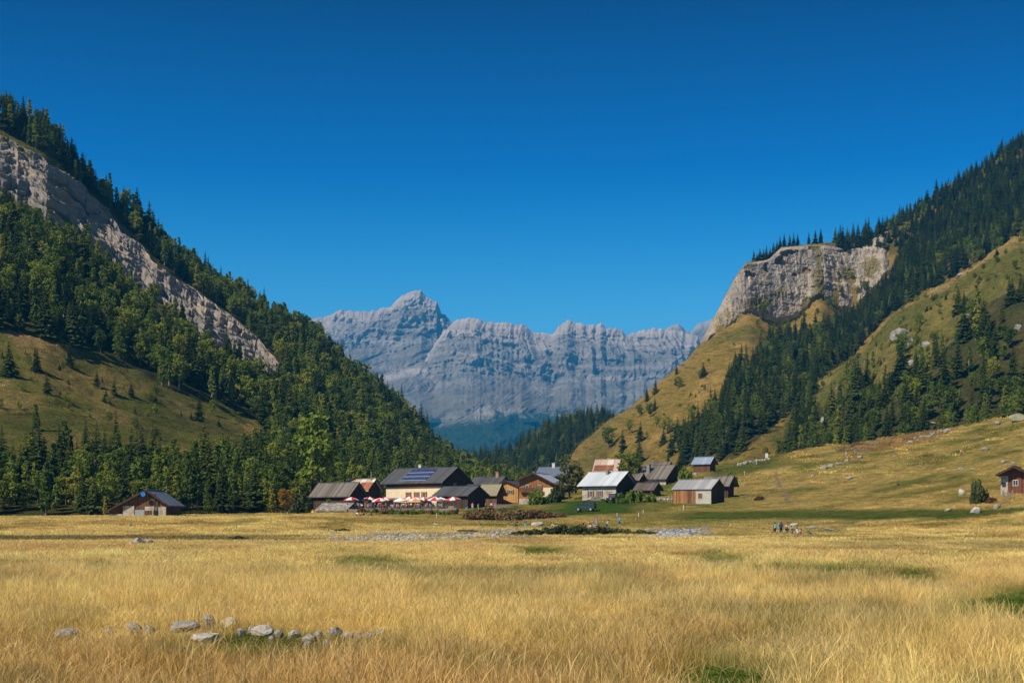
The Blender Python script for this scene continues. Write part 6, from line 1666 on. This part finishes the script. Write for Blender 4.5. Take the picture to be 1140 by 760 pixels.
# ================================================================== CARS, POSTS, BOARDS
def car(name, label, px, Y, rz, paint, roofm, L_=4.1, W_=1.75, Hh=1.85, spare=True):
    e = empty(name, ((px - CX) / F * Y, Y, gz(px, Y) + .02), rz)
    def prism(prof, w, mats_, nm, par, bev=.05, taper=1.0):
        bm = bmesh.new(); A = [bm.verts.new((x, -w / 2 * (taper if z > 1.2 else 1), z)) for x, z in prof]; B = [bm.verts.new((x, w / 2 * (taper if z > 1.2 else 1), z)) for x, z in prof]
        n = len(prof); bm.faces.new(A); bm.faces.new(B[::-1])
        for k in range(n): bm.faces.new((A[k], B[k], B[(k + 1) % n], A[(k + 1) % n]))
        bmesh.ops.recalc_face_normals(bm, faces=bm.faces)
        bmesh.ops.bevel(bm, geom=list(bm.edges), offset=bev, segments=2, affect='EDGES')
        me = bpy.data.meshes.new(nm); bm.to_mesh(me); bm.free(); return obj(nm, me, mats_, par)
    l = L_ / 2
    prism([(-l, .45), (-l + .5, .40), (l - .5, .40), (l, .45), (l, .85), (l - .05, 1.0), (l - 1.25, 1.10), (-l + .05, 1.12), (-l, 1.0)], W_, paint, 'body', e)
    prism([(-l + .12, 1.13), (l - 1.45, 1.13), (l - 1.75, Hh - .06), (-l + .25, Hh - .06)], W_ * .92, GLASS, 'window', e, .03, .92)
    prism([(-l + .2, Hh - .055), (l - 1.72, Hh - .055), (l - 1.8, Hh + .02), (-l + .25, Hh + .02)], W_ * .9, roofm, 'roof', e, .02, .95)
    for xx in (-l + .15, -.35, l - 1.6):
        for s in (-1, 1):
            mb = MB(); mb.slab((xx - .05, s * W_ * .465, 1.1), (xx + .05, s * W_ * .465, 1.1), (xx - .02, s * W_ * .435, Hh - .05), (xx - .12, s * W_ * .435, Hh - .05), (0, s * .03, 0)); mb.build('pillar', paint, e)
    for xx in (-l + .78, l - .78):
        for s in (-1, 1):
            mb = MB(); mb.tube((xx, s * (W_ / 2 - .2), .38), (xx, s * (W_ / 2 + .03), .38), .38, .38, 18); wh = mb.build('wheel', DARK, e)
            mb = MB(); mb.tube((xx, s * (W_ / 2 + .031), .38), (xx, s * (W_ / 2 + .05), .38), .2, .18, 12); mb.build('rim', simple('steel', (.4, .4, .42), None, 4, .4), wh)
    for s in (-1, 1):
        mb = MB(); mb.tube((l - .02, s * W_ * .36, .78), (l + .04, s * W_ * .36, .78), .11, .10, 12); mb.build('headlight', WHITE, e)
        mb = MB(); mb.box(-l - .03, -l + .02, s * W_ * .42 - .06, s * W_ * .42 + .06, .75, .95); mb.build('tail_light', simple('red_lens', (.4, .02, .02), None, 3, .3), e)
    mb = MB(); mb.box(l + .0, l + .12, -W_ / 2 + .08, W_ / 2 - .08, .42, .58); mb.build('bumper', DARK, e)
    mb = MB(); mb.box(l - .03, l + .03, -.45, .45, .62, .92); mb.build('grille', DARK, e)
    if spare: mb = MB(); mb.tube((-l - .03, .1, .95), (-l - .22, .1, .95), .34, .34, 16); mb.build('spare_wheel', DARK, e)
    tag(e, label, 'car'); return e
GP_ = simple('dark_green_paint', (.025, .045, .045), (.02, .035, .035), 2, .3, 0, 0, .5); BP_ = simple('black_paint', (.02, .022, .028), None, 2, .3, 0, 0, .5)
car('parked_car', 'dark green off-road car parked on the mown lawn, nearer the stream', 651.5, hit(651, 569, 220), math.pi - .25, GP_, GP_, 4.0)
car('parked_car', 'black off-road car with white roof parked in front of the silver roofed chalet', 683, 306, -2.2, BP_, WHITE, 4.3, 1.8, 2.1)
def post(px, py, h, label, m=POSTW, r=.06, y0=120, Y=None, group='fence posts in the meadow'):
    Y = Y or hit(px, py, y0)
    mb = MB(); mb.tube((0, 0, -.3), (random.uniform(-.04, .04), 0, h), r, r * .9, 7); o = mb.build('fence_post', m, None, ((px - CX) / F * Y, Y, gz(px, Y))); return tag(o, label, 'post', group)
for (px, py, h, lab) in [(365.5, 592, 1.0, 'dark wooden post in the field left of the low dark bush'), (394, 594, .9, 'thin wooden post right of the low dark bush'), (503, 591, 1.3, 'grey wooden post on the bank below the terrace'), (486, 577, 1.0, 'white post beside the hedge below the terrace'), (263, 588, .8, 'short post in the field right of the lone barn'),
                         (711, 576, .9, 'pale leaning post on the meadow below the cars'), (716, 572, .8, 'thin pale post on the meadow below the bushes'), (687, 575, .7, 'short pale stake above the person in teal'), (761, 567, .9, 'pale stake on the meadow below the tin roofed barn'), (829, 529, 1.0, 'white stake on the green terrace right of the hut'),
                         (836, 558, 1.2, 'first wooden post right of the dark timber barn'), (851, 558, 1.2, 'second wooden post right of the dark timber barn'), (842, 517, 1.6, 'post of the broken fence left of the white board')]:
    post(px, py, h, lab, WHITE if 'white' in lab or 'pale' in lab else POSTW)
Y = hit(853.5, 513, 250)
e = empty('notice_board', ((853.5 - CX) / F * Y, Y, gz(853.5, Y)))
mb = MB(); mb.box(-.36, .36, -.03, .03, .9, 2.1); mb.build('panel', WHITE, e)
for s in (-1, 1): mb = MB(); mb.tube((s * .3, .06, -.3), (s * .3, .06, 2.15), .04, .04, 6); mb.build('leg', POSTW, e)
tag(e, 'white notice board on the crest right of the blue roofed hut', 'notice board')
# hay trolley by the silver roofed chalet
e = empty('flower_trough', ((663 - CX) / F * 318, 318, gz(663, 318)))
mb = MB(); mb.box(-1.1, 1.1, -.4, .4, .1, .75); mb.build('trough', POSTW, e)
g_, c_ = bush_mesh(900, 10, 40, .16, .5, simple('dry_flowers', (.50, .38, .25), (.32, .22, .13), 3)); o = obj('plants', c_, None, e, (0, 0, .7)); o.scale = (1.15, .5, .7)
tag(e, 'wooden trough of dry pinkish plants under the shuttered windows', 'planter')
# water trough and fence by the right cabin
Y = 212
e = empty('timber_gate', ((1122 - CX) / F * Y, Y, gz(1122, Y)))
for s in (-1, 0, 1): mb = MB(); mb.box(s * .7 - .08, s * .7 + .08, -.08, .08, -.3, 1.5); mb.build('gate_post', POSTW, e)
mb = MB(); mb.box(-.75, .75, -.05, .05, .5, .62); mb.box(-.75, .75, -.05, .05, 1.0, 1.12); mb.build('rail', POSTW, e)
tag(e, 'weathered timber gate frame in front of the right cabin', 'gate')
grassband('field_grass', 9, 46, 17, libN, 6, .7, 1.25, 'long golden dry grass of the near field')
grassband('middle_field_grass', 44, 115, 5.5, libM, 4, .65, 1.15, 'golden grass in the middle of the field')
grassband('distant_field_grass', 112, 262, 1.3, libF, 4, .6, 1.05, 'dry grass at the far side of the field')
grassband('pasture_tufts', 232, 430, .20, libF, 4, .45, 1.2, 'rough tufts of grass on the pasture', True)
grassband('hillside_tufts', 300, 1120, .034, library('slope_tufts', [[tuft(480 + k, 90, 2.4, .55, .07, .5, .1)] for k in range(3)]), 3, .5, 1.6, 'rough grass tussocks on the open slopes', True)
SKY_SAT, SKY_HUE, SKY_GAM, SKY_STR, EXPO = 1.4, 0.490, 1.0, 0.12, 0.48
SKY_RAMP = [(0.0, (1, 1, 1)), (.14, (.95, 1.08, 1.06)), (.24, (.0, .46, .72)), (.35, (.0, .12, .29)), (1.0, (.0, .12, .27))]
HAZE, HAZE_D, HAZE_COL = True, 9e-5, (.025, .36, .78, 1)
# ================================================================== LIGHT, SKY, AIR, CAMERA
SUN_EL, SAZ = R(44), (-0.78, -0.63)           # the sun stands to the left and a little behind the viewer
w = bpy.data.worlds.new("World"); scene.world = w; w.use_nodes = True
nt = w.node_tree
for n in list(nt.nodes): nt.nodes.remove(n)
out = nt.nodes.new('ShaderNodeOutputWorld'); bg = nt.nodes.new('ShaderNodeBackground')
sky = nt.nodes.new('ShaderNodeTexSky'); sky.sky_type = 'NISHITA'; sky.sun_disc = False
sky.sun_elevation = SUN_EL; sky.sun_rotation = math.atan2(SAZ[0], SAZ[1])
sky.altitude = 1500; sky.air_density = 1.0; sky.dust_density = 0.0; sky.ozone_density = 4.0
hs = nt.nodes.new('ShaderNodeHueSaturation'); hs.inputs['Saturation'].default_value = SKY_SAT; hs.inputs['Value'].default_value = 1.0; hs.inputs['Hue'].default_value = SKY_HUE
gm_ = nt.nodes.new('ShaderNodeGamma'); gm_.inputs['Gamma'].default_value = SKY_GAM
gm_.inputs['Gamma'].default_value = 1.0
nt.links.new(sky.outputs[0], hs.inputs['Color'])
tc = nt.nodes.new('ShaderNodeTexCoord'); sx = nt.nodes.new('ShaderNodeSeparateXYZ'); nt.links.new(tc.outputs['Generated'], sx.inputs[0])
SKYG = ramp(nt, sx.outputs[2], SKY_RAMP)      # the polarised mountain sky deepens quickly towards the zenith
SKYM = mix_rgb(nt, 1.0, hs.outputs[0], SKYG, 'MULTIPLY')
nt.links.new(SKYM, bg.inputs['Color']); bg.inputs['Strength'].default_value = SKY_STR
nt.links.new(bg.outputs[0], out.inputs[0])
L = bpy.data.lights.new('sun', 'SUN'); L.energy = 4.8; L.angle = R(.53); L.color = (1, .90, .76)
lo_ = bpy.data.objects.new('sun', L); COL.objects.link(lo_)
from mathutils import Vector
d = Vector((SAZ[0] * math.cos(SUN_EL), SAZ[1] * math.cos(SUN_EL), math.sin(SUN_EL)))
lo_.rotation_euler = d.to_track_quat('Z', 'Y').to_euler(); lo_.location = (-60, -40, 80)
# the air between here and the far mountains
if HAZE:
    mb = MB(); mb.box(-4800, 4800, -420, 11500, -420, 1530)
    m = bpy.data.materials.new('haze_air'); m.use_nodes = True
    nt = m.node_tree
    for n in list(nt.nodes): nt.nodes.remove(n)
    out = nt.nodes.new('ShaderNodeOutputMaterial'); pv = nt.nodes.new('ShaderNodeVolumePrincipled')
    pv.inputs['Color'].default_value = HAZE_COL; pv.inputs['Density'].default_value = HAZE_D; pv.inputs['Anisotropy'].default_value = .0
    nt.links.new(pv.outputs[0], out.inputs['Volume'])
    hz_ = mb.build('haze', m); tag(hz_, 'thin blue haze in front of the far mountains', 'haze', kind='stuff')
cam = bpy.data.cameras.new('camera'); co = bpy.data.objects.new('camera', cam); COL.objects.link(co)
co.location = (0, 0, CAMZ); co.rotation_euler = (R(90), 0, 0)
cam.sensor_width = 36; cam.lens = F / 1140 * 36; cam.shift_y = (HY - 380) / 1140
cam.clip_start = .1; cam.clip_end = 30000
scene.camera = co
scene.render.engine = 'CYCLES'
scene.view_settings.view_transform = 'Standard'; scene.view_settings.look = 'None'
scene.view_settings.gamma = 1; scene.view_settings.exposure = EXPO; scene.view_settings.use_curve_mapping = False
scene.cycles.max_bounces = 5; scene.cycles.diffuse_bounces = 2; scene.cycles.volume_bounces = 0; scene.cycles.transparent_max_bounces = 8
scene.render.resolution_x = 1024; scene.render.resolution_y = 682
